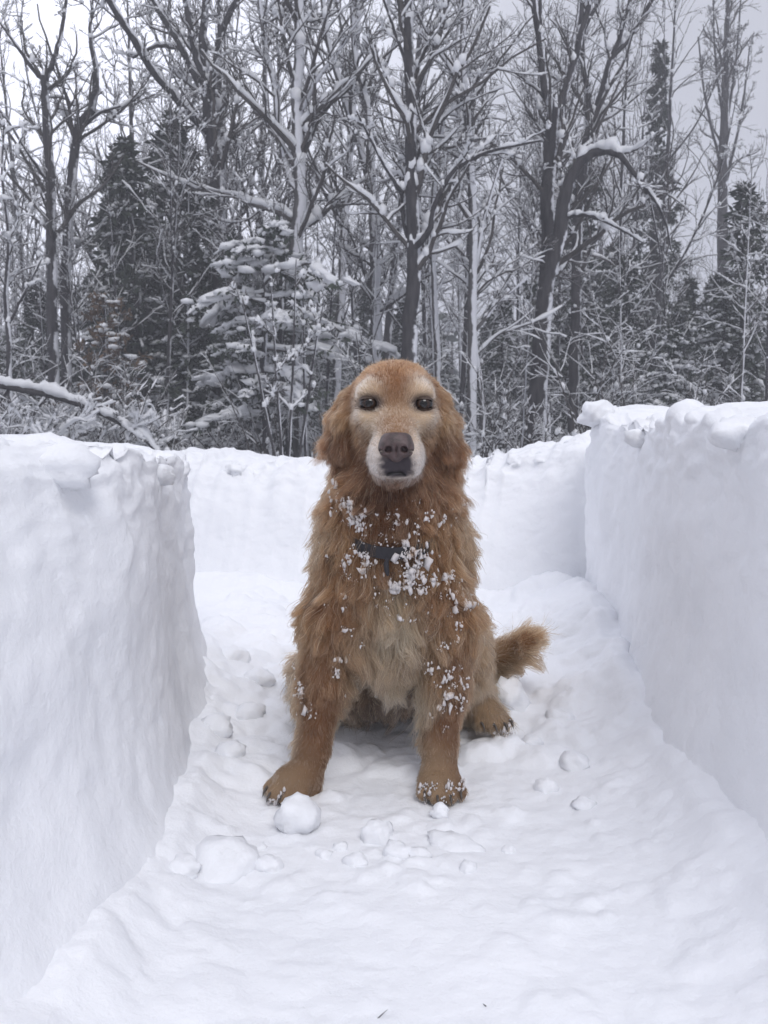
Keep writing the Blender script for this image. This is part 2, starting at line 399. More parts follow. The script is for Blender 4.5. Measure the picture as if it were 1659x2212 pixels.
def blobs(r, C, S, base=ICO, rough=0.35, yaw=None, pitch=None):
    """lumps of snow: C (K,3) centres, S (K,3) radii"""
    V0, F0 = base; K_ = len(C)
    V = np.repeat(V0[None], K_, 0)
    V = V * (1 + rough * pnoise(V * 1.3 + r.uniform(0, 99, (K_, 1, 3))) + 0.5 * rough * pnoise(V * 2.9 + r.uniform(0, 99, (K_, 1, 3))))[..., None]
    V = V * S[:, None]
    if yaw is None: yaw = r.uniform(0, 2 * np.pi, K_)
    if pitch is not None:
        c, s = np.cos(pitch)[:, None], np.sin(pitch)[:, None]
        V = np.stack([V[..., 0] * c - V[..., 2] * s, V[..., 1], V[..., 0] * s + V[..., 2] * c], -1)
    c, s = np.cos(yaw)[:, None], np.sin(yaw)[:, None]
    V = np.stack([V[..., 0] * c - V[..., 1] * s, V[..., 0] * s + V[..., 1] * c, V[..., 2]], -1) + C[:, None]
    F = F0[None] + (np.arange(K_) * len(V0))[:, None, None]
    return V.reshape(-1, 3), F.reshape(-1, 3)
def snow_on(r, Pt, Rd, keep, thick, base_t):
    """ridge of snow lying along the upper side of branches that are not too steep"""
    sel = r.uniform(size=len(Pt)) < keep
    Pt, Rd = Pt[sel], Rd[sel]
    if len(Pt) == 0: return np.zeros((0, 3)), np.zeros((0, 4), int)
    if Pt.shape[1] > 12:
        n_ = Pt.shape[1]; t_ = np.linspace(0, n_ - 1, n_ * 4); i_ = np.minimum(t_.astype(int), n_ - 2); f_ = t_ - i_
        Pt = Pt[:, i_] * (1 - f_)[None, :, None] + Pt[:, i_ + 1] * f_[None, :, None]; Rd = Rd[:, i_] * (1 - f_) + Rd[:, i_ + 1] * f_
    T = nrm(np.gradient(Pt, axis=1)); h = np.sqrt(np.clip(1 - T[..., 2] ** 2, 0, 1))
    nz_ = np.clip(0.7 + 1.2 * pnoise(Pt * 2.7 + r.uniform(0, 50)) + 0.7 * pnoise(Pt * 9.0 + r.uniform(0, 50)), 0.0, 1.7)
    sr = (base_t + thick * Rd) * np.clip((h - 0.25) * 1.7, 0, 1) * nz_ + 0.0008
    C = Pt + UP * (Rd + sr * 0.55)[..., None]
    V, F = tubes(C, sr, 5); ctr = np.repeat(C.reshape(-1, 3), 5, 0); V = V + (V - ctr) * (0.9 * pnoise(V * 13.0))[:, None]
    return V, F
def fork_snow(r, Pt, Rd, keep, k=2.2):
    sel = r.uniform(size=len(Pt)) < keep; Pt, Rd = Pt[sel], Rd[sel]
    if len(Pt) == 0: return np.zeros((0, 3)), np.zeros((0, 3), int)
    c = Pt[:, 0] + UP * (Rd[:, :1] * 1.4); rk = np.minimum(Rd[:, 0], 0.035) * k; s = np.stack([rk, rk, rk * 1.5], -1) * r.uniform(0.6, 1.3, (len(c), 1)) + 0.008
    return blobs(r, c + UP * s[:, 2:] * 0.5, s)
def quads(F): return F if F.shape[1] == 4 else np.concatenate([F, F[:, 2:3]], 1)
def tris(F): return F if F.shape[1] == 3 else np.concatenate([F[:, [0, 1, 2]], F[:, [0, 2, 3]]])
def cat_mesh(lst):
    lst = [(V, tris(F)) for V, F in lst if len(V)]
    return merge(lst)
def build_tree(root, r, stems, bark, twig_density=1.0, snow=1.0, twig_r=0.0028, reach=1.0, levels=3, spread=(0.45, 0.95), l1=9):
    """stems: list of (points, radii) - trunk and its big limbs, in root-local metres"""
    SP, SR = [], []
    n0 = 16
    for pts, rad in stems:
        q = resample(pts, n0); q[1:-1] += r.normal(size=(n0 - 2, 3)) * np.interp(np.linspace(0, 1, n0), np.linspace(0, 1, len(rad)), rad)[1:-1, None] * 0.14
        SP.append(q); SR.append(np.interp(np.linspace(0, 1, n0), np.linspace(0, 1, len(rad)), rad))
    SP, SR = np.array(SP), np.array(SR)
    for q in range(len(SP)):
        V, F = tubes(SP[q:q + 1], SR[q:q + 1], 10 if q == 0 else 8)
        mesh_np('trunk' if q == 0 else 'limb', V, tris(F), bark, root)
    slen = np.linalg.norm(np.diff(SP, axis=1), axis=2).sum(1)
    b1 = spawn(r, SP, SR, np.maximum(2, (l1 * slen / 4.0 * twig_density)).astype(int), (0.32, 0.97), spread, 0.42 * reach, 10, 0.03, 0.15, 0.5, 0.009, 2.6 * reach)
    b2 = spawn(r, *b1, max(3, int(6 * twig_density)), (0.15, 0.97), (0.4, 1.05), 0.5, 7, 0.03, 0.17, 0.6, 0.006, 1.3)
    b3 = spawn(r, *b2, max(2, int(5 * twig_density)), (0.12, 0.98), (0.35, 0.9), 0.55, 5, 0.05, 0.14, 0.65, twig_r, 0.7)
    lst = [tubes(*b1, 5), tubes(*b2, 4), tubes(*b3, 3)]
    if levels > 3:
        b4 = spawn(r, *b3, 2, (0.15, 0.98), (0.3, 0.8), 0.6, 4, 0.03, 0.12, 0.7, twig_r * 0.85, 0.4); lst.append(tubes(*b4, 3))
    mesh_np('crown', *cat_mesh(lst), M_TWIG, root)
    if snow > 0:
        sl = [snow_on(r, SP, SR, 1.0, 0.75 * snow, 0.008), snow_on(r, *b1, 0.85 * min(1, snow), 1.0 * snow, 0.012), snow_on(r, *b2, 0.6 * min(1, snow), 1.0, 0.008 * snow), snow_on(r, *b3, 0.22 * min(1, snow), 1.0, 0.006 * snow),
              fork_snow(r, *b1, 0.8 * min(1, snow), 2.3), fork_snow(r, *b2, 0.45 * min(1, snow), 3.6)]
        if len(SP) > 1: sl.append(fork_snow(r, SP[1:], SR[1:], 0.9, 1.5))
        mesh_np('branch_snow', *cat_mesh(sl), M_TREESNOW_SHADED, root)['kind'] = 'stuff'
    return root

# ---- the trees that stand out, set out one by one
def traced(name, label, cat, d, base_px, stems, bark=M_BARK, seed=1, group=None, **kw):
    """stems: lists of (px, py, radius in m, optional extra depth)"""
    b = P(base_px, 960, d); gz = field_z(b[0], d) - 0.08
    root = empty(name, (b[0], d, gz)); tag(root, label, cat, group)
    o_ = np.array((b[0], d, gz)); st = []
    for s in stems:
        pts, rad = [], []
        for q in s:
            e = q[3] if len(q) > 3 else 0.0
            pts.append(P(q[0], q[1], d + e) - o_); rad.append(q[2])
        if pts[0][2] < 0.7: pts[0][2] = 0.0
        st.append((pts, rad))
    kw.setdefault('levels', 4)
    return build_tree(root, np.random.default_rng(seed), st, bark, **kw)
DT = 12.0
traced('bare_tree', 'straight dark trunk that forks high, close behind the bowed snow-loaded tree', 'tree', 12.8, 1172,
       [[(1172, 960, 0.122), (1176, 700, 0.108), (1184, 520, 0.104), (1185, 365, 0.097), (1196, 235, 0.086)],
        [(1196, 250, 0.072), (1174, 172, 0.054, -.1), (1164, 73, 0.047, -.2), (1140, -60, 0.040, -.3)],
        [(1196, 250, 0.072), (1222, 193, 0.054, .1), (1256, 69, 0.043, .2), (1290, -60, 0.036, .3)],
        [(1165, 80, 0.036, -.2), (1168, 0, 0.029, -.2), (1172, -80, 0.022, -.1)]], seed=2, snow=0.7, l1=10, twig_density=1.15)
traced('bowed_tree', 'dark leaning trunk bowed over into an arch by heavy snow', 'tree', DT, 1160,
       [[(1158, 970, 0.143), (1166, 800, 0.123), (1176, 640, 0.111), (1208, 494, 0.098), (1226, 408, 0.086), (1252, 352, 0.070), (1285, 328, 0.057), (1330, 327, 0.045, -.2), (1365, 367, 0.033, -.4), (1402, 415, 0.025, -.6), (1436, 470, 0.016, -.7), (1450, 540, 0.010, -.7)],
        [(1330, 327, 0.025, -.2), (1390, 400, 0.018, -.5), (1412, 470, 0.012, -.5), (1428, 560, 0.008, -.5)],
        [(1222, 470, 0.025), (1270, 465, 0.021, -.2), (1330, 490, 0.016, -.3), (1390, 525, 0.010, -.4)]], seed=5, snow=1.7, l1=4, reach=0.45)
traced('bare_tree', 'many-limbed bare maple spreading wide V limbs behind the arch of the bowed tree', 'tree', 14.5, 1245,
       [[(1240, 960, 0.095), (1242, 700, 0.088), (1250, 450, 0.082), (1268, 300, 0.075), (1281, 250, 0.071)],
        [(1281, 255, 0.061), (1268, 200, 0.051), (1256, 80, 0.048), (1262, -60, 0.041)],
        [(1281, 255, 0.061), (1299, 202, 0.051), (1318, 130, 0.048), (1350, 95, 0.037), (1420, -20, 0.031), (1450, -70, 0.027)],
        [(1316, 138, 0.041), (1345, 60, 0.034), (1378, -60, 0.027)], [(1256, 75, 0.034), (1300, -10, 0.027), (1320, -70, 0.020)]], seed=8, snow=0.8, l1=9, twig_density=1.1)
traced('bare_tree', 'dark upright trunk rising straight behind the dog head with one long snowy side limb', 'tree', 10.8, 882,
       [[(880, 980, 0.106), (884, 760, 0.098), (887, 680, 0.089), (894, 560, 0.085), (891, 354, 0.072), (889, 250, 0.064), (881, 104, 0.058), (888, -60, 0.051)],
        [(889, 540, 0.043), (927, 500, 0.036, -.2), (936, 450, 0.032, -.3), (977, 371, 0.028, -.4), (1018, 346, 0.023, -.4), (1066, 325, 0.017, -.5), (1168, 304, 0.010, -.5)],
        [(889, 545, 0.038), (872, 470, 0.034, .1), (868, 410, 0.030, .1), (905, 330, 0.025, .1), (950, 265, 0.021, .2), (1000, 215, 0.015, .3), (1060, 130, 0.010, .3)],
        [(868, 415, 0.030), (838, 370, 0.021, -.2), (800, 300, 0.015, -.4), (770, 240, 0.010, -.5)],
        [(889, 230, 0.030), (925, 140, 0.024), (960, 40, 0.017), (985, -60, 0.012)], [(885, 160, 0.025), (850, 60, 0.019), (815, -40, 0.014)]], seed=11, snow=1.25, l1=12, twig_density=1.1)
traced('bare_tree', 'forked grey tree whose snow-plastered left limb slants away from its trunk', 'tree', 13.5, 812,
       [[(815, 970, 0.096), (812, 700, 0.088), (810, 541, 0.084), (806, 417, 0.080)],
        [(806, 430, 0.064), (777, 312, 0.056), (752, 237, 0.052), (727, 154, 0.048), (706, 71, 0.044), (690, -60, 0.036)],
        [(806, 430, 0.060), (800, 300, 0.052), (789, 208, 0.048), (768, 133, 0.040), (755, -60, 0.032)]], bark=M_BARKPALE, seed=14, snow=0.9, l1=10)
traced('bare_tree', 'pale snow-plastered trunk with a steep left fork above the snowy hemlock', 'tree', 12.5, 645,
       [[(650, 980, .11), (645, 700, .10), (643, 521, .095), (648, 417, .09), (639, 250, .08), (648, 104, .07), (642, -60, .06)],
        [(648, 425, .06), (614, 354, .05), (593, 187, .042), (573, 104, .035), (555, -60, .03)],
        [(640, 260, .045), (680, 180, .035, -.2), (730, 110, .025, -.3), (790, 20, .016, -.4)]], bark=M_BARKPALE, seed=17, snow=1.0, l1=11)
traced('bare_tree', 'slender bare tree at the thin edge of the wood against the brightest sky', 'tree', 13.0, 112,
       [[(118, 960, .085), (112, 600, .075), (110, 458, .07), (100, 233, .06), (98, 165, .055)],
        [(99, 175, .04), (71, 150, .03), (12, 65, .018), (-30, 10, .012)], [(99, 175, .04), (125, 100, .032), (140, 20, .024), (150, -60, .016)],
        [(108, 400, .03), (60, 330, .022, -.2), (10, 250, .014, -.3), (-40, 200, .01, -.3)]], seed=20, snow=0.35, l1=12, reach=0.8)
traced('bare_tree', 'crooked bare tree with an S bend beside the dark pine', 'tree', 13.6, 148,
       [[(140, 960, .085), (144, 650, .08), (146, 479, .075), (160, 333, .07), (172, 270, .065), (203, 228, .058), (208, 146, .045), (193, 71, .03), (199, 20, .02), (204, -40, .012)],
        [(168, 285, .03), (215, 245, .02, -.2), (260, 230, .012, -.4)]], seed=23, snow=0.5, l1=8, reach=0.7)
traced('bare_tree', 'large old tree with a fan of thick dark limbs and one pale snow-coated limb', 'tree', 14.0, 470,
       [[(480, 970, 0.129), (474, 700, 0.122), (471, 400, 0.116), (456, 275, 0.109), (440, 170, 0.095)],
        [(456, 290, 0.068), (346, 175, 0.058, -.5), (292, 90, 0.054, -.8), (228, -10, 0.048, -1.1), (190, -70, 0.041, -1.2)],
        [(446, 210, 0.068), (395, 110, 0.054), (330, 0, 0.044), (300, -60, 0.037)], [(444, 190, 0.068), (415, 80, 0.054), (392, -60, 0.041)],
        [(440, 175, 0.075), (440, 60, 0.058), (452, -60, 0.044)], [(452, 240, 0.068), (470, 120, 0.061), (482, 60, 0.051), (532, -40, 0.041)],
        [(390, 105, 0.034), (340, 100, 0.027), (285, 125, 0.020)]], seed=26, snow=0.9, l1=9, twig_density=1.15)
traced('bare_tree', 'slim pale double-stemmed tree just right of the dog ears', 'tree', 11.6, 1015,
       [[(1018, 975, .07), (1020, 800, .065), (1022, 650, .06), (1022, 480, .055), (1012, 300, .048), (1000, 120, .04), (1005, -60, .03)],
        [(1046, 975, .045, .1), (1040, 850, .04, .1), (1024, 720, .035), (1030, 560, .03), (1060, 420, .02), (1100, 300, .012)],
        [(1022, 720, .03), (1080, 650, .022, -.1), (1140, 600, .014, -.2)]], bark=M_BARKPALE, seed=29, snow=1.1, l1=9, reach=0.75)
traced('bare_tree', 'slim pale sapling standing between the dark straight trunk and the double-stemmed tree', 'tree', 12.2, 945,
       [[(948, 975, .05), (946, 800, .045), (938, 600, .04), (936, 420, .034), (960, 250, .026), (985, 100, .02), (1000, -40, .014)],
        [(938, 640, .022), (965, 590, .016), (990, 560, .01)]], bark=M_BARKPALE, seed=31, snow=1.3, l1=9, reach=0.6)
traced('bare_tree', 'tall faint bare tree standing alone on the misty side of the wood', 'tree', 26.0, 1566,
       [[(1565, 960, .20), (1563, 600, .17), (1562, 350, .14), (1568, 150, .09), (1572, -20, .05), (1575, -80, .03)],
        [(1563, 420, .05), (1600, 250, .035), (1620, 100, .02)], [(1563, 380, .05), (1525, 220, .035), (1508, 80, .02)],
        [(1565, 300, .05), (1590, 130, .03), (1600, 0, .02)], [(1565, 280, .05), (1545, 120, .03), (1540, -20, .02)]], seed=34, snow=0.3, l1=9, reach=0.6, spread=(0.25, 0.6), twig_r=0.006)
traced('bare_tree', 'thin dark sapling with snow tufts at the outermost edge of the wood', 'tree', 11.0, 18,
       [[(15, 980, .04), (22, 800, .036), (12, 640, .03), (20, 520, .024), (5, 380, .016), (10, 260, .01)],
        [(18, 700, .02), (60, 620, .014), (90, 560, .009)], [(14, 620, .018), (-20, 560, .012), (-50, 480, .008)]], seed=37, snow=1.8, l1=9, reach=0.6)
traced('fallen_tree', 'snow-crusted fallen trunk sloping down towards the lumpy snow wall', 'fallen tree', 9.2, 200,
       [[(-160, 850, .03), (-40, 832, .034), (33, 838, .034), (141, 864, .03), (225, 896, .027), (305, 942, .024), (350, 990, .02)],
        [(100, 856, .014), (70, 900, .012), (40, 960, .008)], [(180, 876, .014), (150, 920, .011), (135, 975, .008)], [(20, 838, .014), (-20, 900, .01), (-40, 970, .008)]], seed=40, snow=1.9, l1=16, reach=0.45)

# saplings in a clump, leaning apart, by the hemlock foot
for i, (x0, x1, yt, seed) in enumerate([(604, 520, 640, 51), (612, 585, 600, 52), (622, 640, 560, 53), (640, 700, 650, 54), (660, 655, 620, 55)]):
    traced('sapling', 'thin snow-dusted sapling in the leaning clump left of the dog head', 'sapling', 9.6 + 0.12 * i, x0,
           [[(x0, 1010, .018), ((x0 * 2 + x1) / 3, 900, .016), ((x0 + x1 * 2) / 3, 760, .012), (x1, yt, .006)]], seed=seed, group='clump of leaning saplings', snow=0.9, l1=10, reach=0.6)

# ---- conifers
def conifer(name, r, h, w_, nb, snow, dead=False, base=0.08, droop=0.5, spray=1.0, sprays=46, taper=0.9, pad=1.0):
    root = empty(name)
    n0 = 12; tp = np.zeros((1, n0, 3)); tp[0, :, 2] = np.linspace(0, h, n0); tp[0, 1:, :2] = r.normal(size=(n0 - 1, 2)) * h * 0.004
    tr = np.linspace(0.018 * h + 0.02, 0.008, n0)[None]
    mesh_np('trunk', *cat_mesh([tubes(tp, tr, 8)]), M_BARK, root)
    t = base + (1 - base) * np.linspace(0, 1, nb) ** 0.9; t = np.clip(t + r.normal(0, 0.012, nb), base, 0.995)
    az = np.arange(nb) * 2.399 + r.normal(0, 0.3, nb)
    ln = w_ * (1 - t) ** taper * r.uniform(0.3, 1.25, nb) * (0.75 + 0.5 * pnoise(np.stack([np.cos(az) * 1.2, np.sin(az) * 1.2, t * 4 + nb], -1))) + 0.12
    n = 7; s = np.linspace(0, 1, n)
    dirh = np.stack([np.cos(az), np.sin(az), az * 0], -1)
    bp = np.zeros((nb, n, 3)); bp[:, :, 2] = (t * h)[:, None]
    bp += dirh[:, None] * (ln[:, None] * s[None])[..., None]
    rise = r.uniform(0.05, 0.35, nb) * (1 - 0.3 * (1 - t))
    bp[:, :, 2] += ln[:, None] * (rise[:, None] * s - droop * (s ** 2)[None] * r.uniform(0.6, 1.3, nb)[:, None])
    bp[:, 1:] += r.normal(size=(nb, n - 1, 3)) * (0.02 * ln)[:, None, None]
    br = np.maximum(0.012 * ln[:, None] * np.linspace(1, 0.3, n)[None], 0.004)
    sub = spawn(r, bp, br, 5, (0.15, 0.95), (0.5, 0.95), 0.45, 5, -0.03, 0.08, 0.6, 0.003, 0.9, 0.1, 0.75)
    mesh_np('boughs', *cat_mesh([tubes(bp, br, 4), tubes(*sub, 3)]), M_TWIG, root)['kind'] = 'stuff'
    # needle sprays along boughs and side shoots
    allp = [(bp, sprays // 2), (sub[0], max(3, sprays // 7))]; VV, FF, nn = [], [], 0
    for pts, k in allp:
        B, m, _ = pts.shape; idx = np.repeat(np.arange(B), k); C = len(idx)
        u = r.uniform(0.08, 1.0, C) * (m - 1); i = np.minimum(u.astype(int), m - 2); f = (u - i)[:, None]
        c = pts[idx, i] * (1 - f) + pts[idx, i + 1] * f; T = nrm(pts[idx, i + 1] - pts[idx, i])
        D = nrm(T * 0.6 + r.normal(size=(C, 3)) * 0.75 - UP * 0.15); W = nrm(np.cross(D, r.normal(size=(C, 3))))
        L_ = (r.uniform(0.07, 0.17, C) * spray)[:, None]; wd = L_ * r.uniform(0.10, 0.2, C)[:, None]
        q = np.stack([c, c + D * L_ * 0.5 + W * wd, c + D * L_, c + D * L_ * 0.55 - W * wd], 1).reshape(-1, 3)
        VV.append(q); FF.append(np.arange(C * 4).reshape(-1, 4) + nn); nn += C * 4
    mesh_np('foliage', np.concatenate(VV), np.concatenate(FF), M_DEADLEAF if dead else M_NEEDLE, root, smooth=False)['kind'] = 'stuff'
    if snow > 0:
        k = 8 if pad < 1.2 else 15; idx = np.repeat(np.arange(nb), k); u = r.uniform(0.2, 1.0, nb * k) * (n - 1); i = np.minimum(u.astype(int), n - 2); f = (u - i)[:, None]
        c = bp[idx, i] * (1 - f) + bp[idx, i + 1] * f; T = nrm(bp[idx, i + 1] - bp[idx, i])
        sel = r.uniform(size=len(c)) < snow; c, T, l_ = c[sel], T[sel], ln[idx][sel]
        a = np.minimum(0.035 + 0.055 * l_, 0.11) * r.uniform(0.4, 1.35, len(c)) * pad
        a = a * (1.0 if pad < 1.2 else 0.72); S = np.stack([a * 1.35, a * r.uniform(0.45, 0.9, len(c)), a * r.uniform(0.25, 0.55, len(c))], -1); c = c + r.normal(size=c.shape) * a[:, None] * np.array((.5, .5, .15))
        lst = [blobs(r, c + UP * S[:, 2:] * 0.5, S, ICO if pad < 1.2 else ICO2, 0.9 if pad < 1.2 else 1.25, np.arctan2(T[:, 1], T[:, 0]), np.arcsin(np.clip(T[:, 2], -1, 1)))]
        sc_ = sub[0][:, 3]; ss = r.uniform(size=len(sc_)) < snow * 0.8; sc_ = sc_[ss]; a = r.uniform(0.025, 0.075, len(sc_)) * pad
        lst.append(blobs(r, sc_ + UP * a[:, None] * 0.3, np.stack([a * 1.3, a, a * 0.55], -1), ICO, 0.6))
        lst.append(snow_on(r, bp, br, 0.9 * snow, 1.0, 0.018 * pad))
        mesh_np('bough_snow', *cat_mesh(lst), M_TREESNOW_SHADED, root)['kind'] = 'stuff'
    return root
def place(o, px, d, s=1.0, rz=0.0, lean=(0, 0)):
    b = P(px, 960, d); o.location = (b[0], d, field_z(b[0], d) - 0.06); o.scale = (s, s, s); o.rotation_euler = (lean[0], lean[1], rz); return o

# the snow-laden hemlock left of the dog, its boughs spread low and wide
hem = conifer('hemlock', np.random.default_rng(61), 3.1, 2.5, 30, 1.0, base=0.22, droop=0.36, sprays=70, taper=0.38, spray=0.9, pad=1.35)
place(hem, 575, 11.6, 1.0, 1.1); tag(hem, 'wide young hemlock bent under clotted snow, left of the dog head', 'conifer')
pine = conifer('pine', np.random.default_rng(64), 5.2, 2.3, 70, 0.35, base=0.12, droop=0.35, sprays=70, taper=0.75, spray=1.4)
place(pine, 262, 17.0, 1.0, 0.4); tag(pine, 'dark bushy pine with little snow beside the crooked bare tree', 'conifer')
spruce = conifer('spruce', np.random.default_rng(67), 13.5, 2.3, 130, 0.25, base=0.10, droop=0.45, sprays=56, taper=1.15, spray=1.8)
place(spruce, 1405, 22.0, 0.72, 0.0); tag(spruce, 'tall narrow spruce spire on the misty side of the wood', 'conifer')
beech = conifer('beech_sapling', np.random.default_rng(69), 2.3, 0.8, 40, 0.15, dead=True, base=0.1, droop=0.1, sprays=46, taper=0.5, spray=0.7)
place(beech, 232, 12.0, 1.0, 0.0); tag(beech, 'young beech still holding dull brown leaves', 'sapling')

prot = [conifer('conifer', np.random.default_rng(70 + i), hh_, ww_, nb_, sn_, base=0.05, droop=dr_, sprays=44, taper=tp_, spray=sp_, pad=pd_)
        for i, (hh_, ww_, nb_, sn_, dr_, tp_, sp_, pd_) in enumerate([(5.5, 1.9, 80, 0.75, 0.5, 0.8, 1.5, 1.0), (4.2, 1.7, 64, 0.9, 0.4, 0.7, 1.3, 1.1), (6.5, 2.2, 90, 0.55, 0.45, 0.8, 1.7, 1.0), (3.0, 1.5, 50, 1.0, 0.35, 0.6, 1.2, 1.1)])]
CG = 'snowy evergreens filling the wood'
CK = ['shaggy mid-height evergreen patched with snow', 'broad low evergreen thickly patched with snow', 'tall dark evergreen with thin snow', 'small squat evergreen heaped with snow']
r = np.random.default_rng(99); first = [True] * 4
spots = []
for px in np.linspace(-60, 1720, 24): spots.append((px + r.uniform(-30, 30), r.uniform(17, 24)))
for px in np.linspace(-80, 1740, 26): spots.append((px + r.uniform(-30, 30), r.uniform(24, 36)))
for px in (330, 400, 470, 520, 560, 420, 500, 60, 20): spots.append((px, r.uniform(13.5, 16)))
for px in (1290, 1350, 1430, 1480, 1540, 1600, 1650, 1690, 1330, 1560): spots.append((px, r.uniform(13.5, 18)))
for px, d in spots:
    k = int(r.integers(0, 4)); big = 1.0
    if 640 < px < 1230: big = 0.62
    if px > 1240: big = 0.62
    if 110 <= px <= 640: big = 0.78
    if px < 110: big = 0.5
    if d > 24: big *= 1.1
    o = prot[k] if first[k] else copy_tree(prot[k])
    first[k] = False
    place(o, px, d, big * r.uniform(0.8, 1.15), r.uniform(0, 6.28), (r.normal(0, .03), r.normal(0, .03)))
    lb = CK[k] + (' standing deep in the wood behind nearer evergreens' if d > 24 else ' in the middle of the wood' if d > 16.5 else ' near the edge of the wood')
    tag(o, lb, 'conifer', CG + ', ' + lb)

# ---- the rest of the bare wood: a few builds, copied
def bare_proto(seed, h, rad, nlimb, dens, snow, bark, spread):
    r = np.random.default_rng(seed); root = empty('bare_tree')
    lean = r.normal(0, 0.03, 2) * h
    tr = [(np.array([0, 0, 0.0]), np.array([lean[0] * .3, lean[1] * .3, h * .35]), np.array([lean[0] * .6, lean[1] * .8, h * .7]), np.array([lean[0], lean[1], h])), (rad, rad * .8, rad * .5, rad * .12)]
    stems = [(list(tr[0]), list(tr[1]))]
    for k in range(nlimb):
        t = r.uniform(0.25, 0.75); b = resample(tr[0], 30)[int(t * 29)]; az = r.uniform(0, 6.28); l = h * (1 - t) * r.uniform(0.6, 0.9)
        d_ = np.array((math.cos(az), math.sin(az), 0.0)); rr_ = rad * (1 - t) * 0.7
        stems.append(([b, b + d_ * l * .22 + UP * l * .3, b + d_ * l * .36 + UP * l * .65, b + d_ * l * .42 + UP * l], [rr_, rr_ * .8, rr_ * .55, rr_ * .2]))
    return build_tree(root, r, stems, bark, twig_density=dens, snow=snow, l1=10, spread=spread, twig_r=0.0042, reach=0.8)
BP = [bare_proto(200 + i, *a) for i, a in enumerate([
    (9, .065, 2, 0.9, 0.7, M_BARK, (.4, .9)), (10, .080, 4, 0.9, 0.6, M_BARKPALE, (.35, .8)), (8, .050, 3, 0.95, 0.8, M_BARK, (.45, 1.0)),
    (11, .085, 3, 0.85, 0.5, M_BARK, (.3, .75)), (7, .04, 2, 0.95, 1.0, M_BARKPALE, (.45, 1.0)), (12, .095, 5, 0.85, 0.5, M_BARK, (.35, .8))])]
thin = [(px + r.uniform(-25, 25), r.uniform(12.4, 15.2)) for px in np.linspace(-20, 780, 12)] + [(px + r.uniform(-25, 25), r.uniform(12.8, 15.5)) for px in np.linspace(920, 1680, 8)]
BG = 'bare trees filling the wood'; BK = ['bare grey tree with two side limbs', 'pale snow-plastered tree with four limbs', 'slim bare tree of spreading twigs', 'tall narrow bare tree with upswept limbs', 'thin pale sapling-like tree full of twigs', 'large bare tree with five upswept limbs']
first = [True] * len(BP)
spots = [(px + r.uniform(-25, 25), r.uniform(15.5, 20)) for px in np.linspace(-40, 1330, 14)]
spots += [(px + r.uniform(-25, 25), r.uniform(20, 28)) for px in np.linspace(-60, 1420, 15)]
spots += [(px + r.uniform(-25, 25), r.uniform(28, 42)) for px in np.linspace(-60, 1300, 16)]
spots += [(px + r.uniform(-15, 15), r.uniform(26, 38)) for px in (1330, 1450, 1500, 1530, 1610, 1640, 1700)]
for px, d in spots + thin:
    k = int(r.integers(0, len(BP))) if d > 15.5 else (2, 4)[int(r.integers(0, 2))]; o = BP[k] if first[k] else copy_tree(BP[k]); first[k] = False
    s = r.uniform(0.85, 1.2) * (0.62 if d < 15.5 else 1.0) * (0.85 if px > 1280 else 1.0) * (0.8 if px < 250 else 1.0)
    place(o, px, d, s, r.uniform(0, 6.28), (r.normal(0, .04), r.normal(0, .04)))
    lb = BK[k] + (' far back in the wood' if d > 28 else ' in the middle of the wood' if d > 20 else ' behind the first trees of the wood')
    tag(o, lb, 'tree', BG + ', ' + lb)

# ---- brush along the edge of the wood: bare shrubs of many thin stems, loaded with snow
def shrub(seed, h, ns, spr, snow):
    r = np.random.default_rng(seed); root = empty('shrub'); n = 9
    az = r.uniform(0, 6.28, ns); st = np.stack([r.normal(0, .12, ns), r.normal(0, .12, ns), np.zeros(ns)], -1)
    D = nrm(np.stack([np.cos(az) * spr, np.sin(az) * spr, np.ones(ns)], -1) + r.normal(0, .1, (ns, 3))); pts = np.zeros((ns, n, 3)); pts[:, 0] = st
    ln = h * r.uniform(.5, 1.1, ns)
    for k in range(1, n):
        D = nrm(D + r.normal(size=(ns, 3)) * .09 - UP * .07); pts[:, k] = pts[:, k - 1] + D * (ln / (n - 1))[:, None]
    rd = np.linspace(.011, .004, n)[None] * r.uniform(.7, 1.2, ns)[:, None]
    b1 = spawn(r, pts, rd, 7, (.2, .97), (.4, 1.0), .38, 6, .0, .12, .7, .0035, .8)
    b2 = spawn(r, *b1, 3, (.2, .97), (.4, 1.0), .5, 4, .0, .12, .7, .003, .4)
    mesh_np('stems', *cat_mesh([tubes(pts, rd, 5), tubes(*b1, 3), tubes(*b2, 3)]), M_TWIG, root)
    mesh_np('stem_snow', *cat_mesh([snow_on(r, pts, rd, .9, 1.0, .014 * snow), snow_on(r, *b1, .8, 1.0, .012 * snow), snow_on(r, *b2, .6, 1., .006 * snow), fork_snow(r, *b1, .5 * min(1, snow), 5.0)]), M_TREESNOW_SHADED, root)
    return root
SP_ = [shrub(300, 1.2, 9, .35, .35), shrub(301, 1.8, 8, .2, .25), shrub(302, .9, 10, .6, .55)]
first = [True] * 3
spots = [(px + r.uniform(-18, 18), r.uniform(9.5, 12.5)) for px in np.linspace(-30, 860, 15)] + [(px + r.uniform(-18, 18), r.uniform(10, 13.5)) for px in np.linspace(900, 1700, 13)]
spots += [(px + r.uniform(-18, 18), r.uniform(13, 17)) for px in np.linspace(-30, 1700, 16)]
for px, d in spots:
    k = int(r.integers(0, 3)); o = SP_[k] if first[k] else copy_tree(SP_[k]); first[k] = False
    place(o, px, d, r.uniform(.75, 1.2), r.uniform(0, 6.28)); lb = ('low bare shrub with snow on its twigs', 'tall thin-stemmed bare shrub', 'small wide-spreading bare shrub with snow in its forks')[k] + (' just behind the snow banks' if d < 12.6 else ' among the trunks of the wood'); tag(o, lb, 'shrub', 'brush, ' + lb)

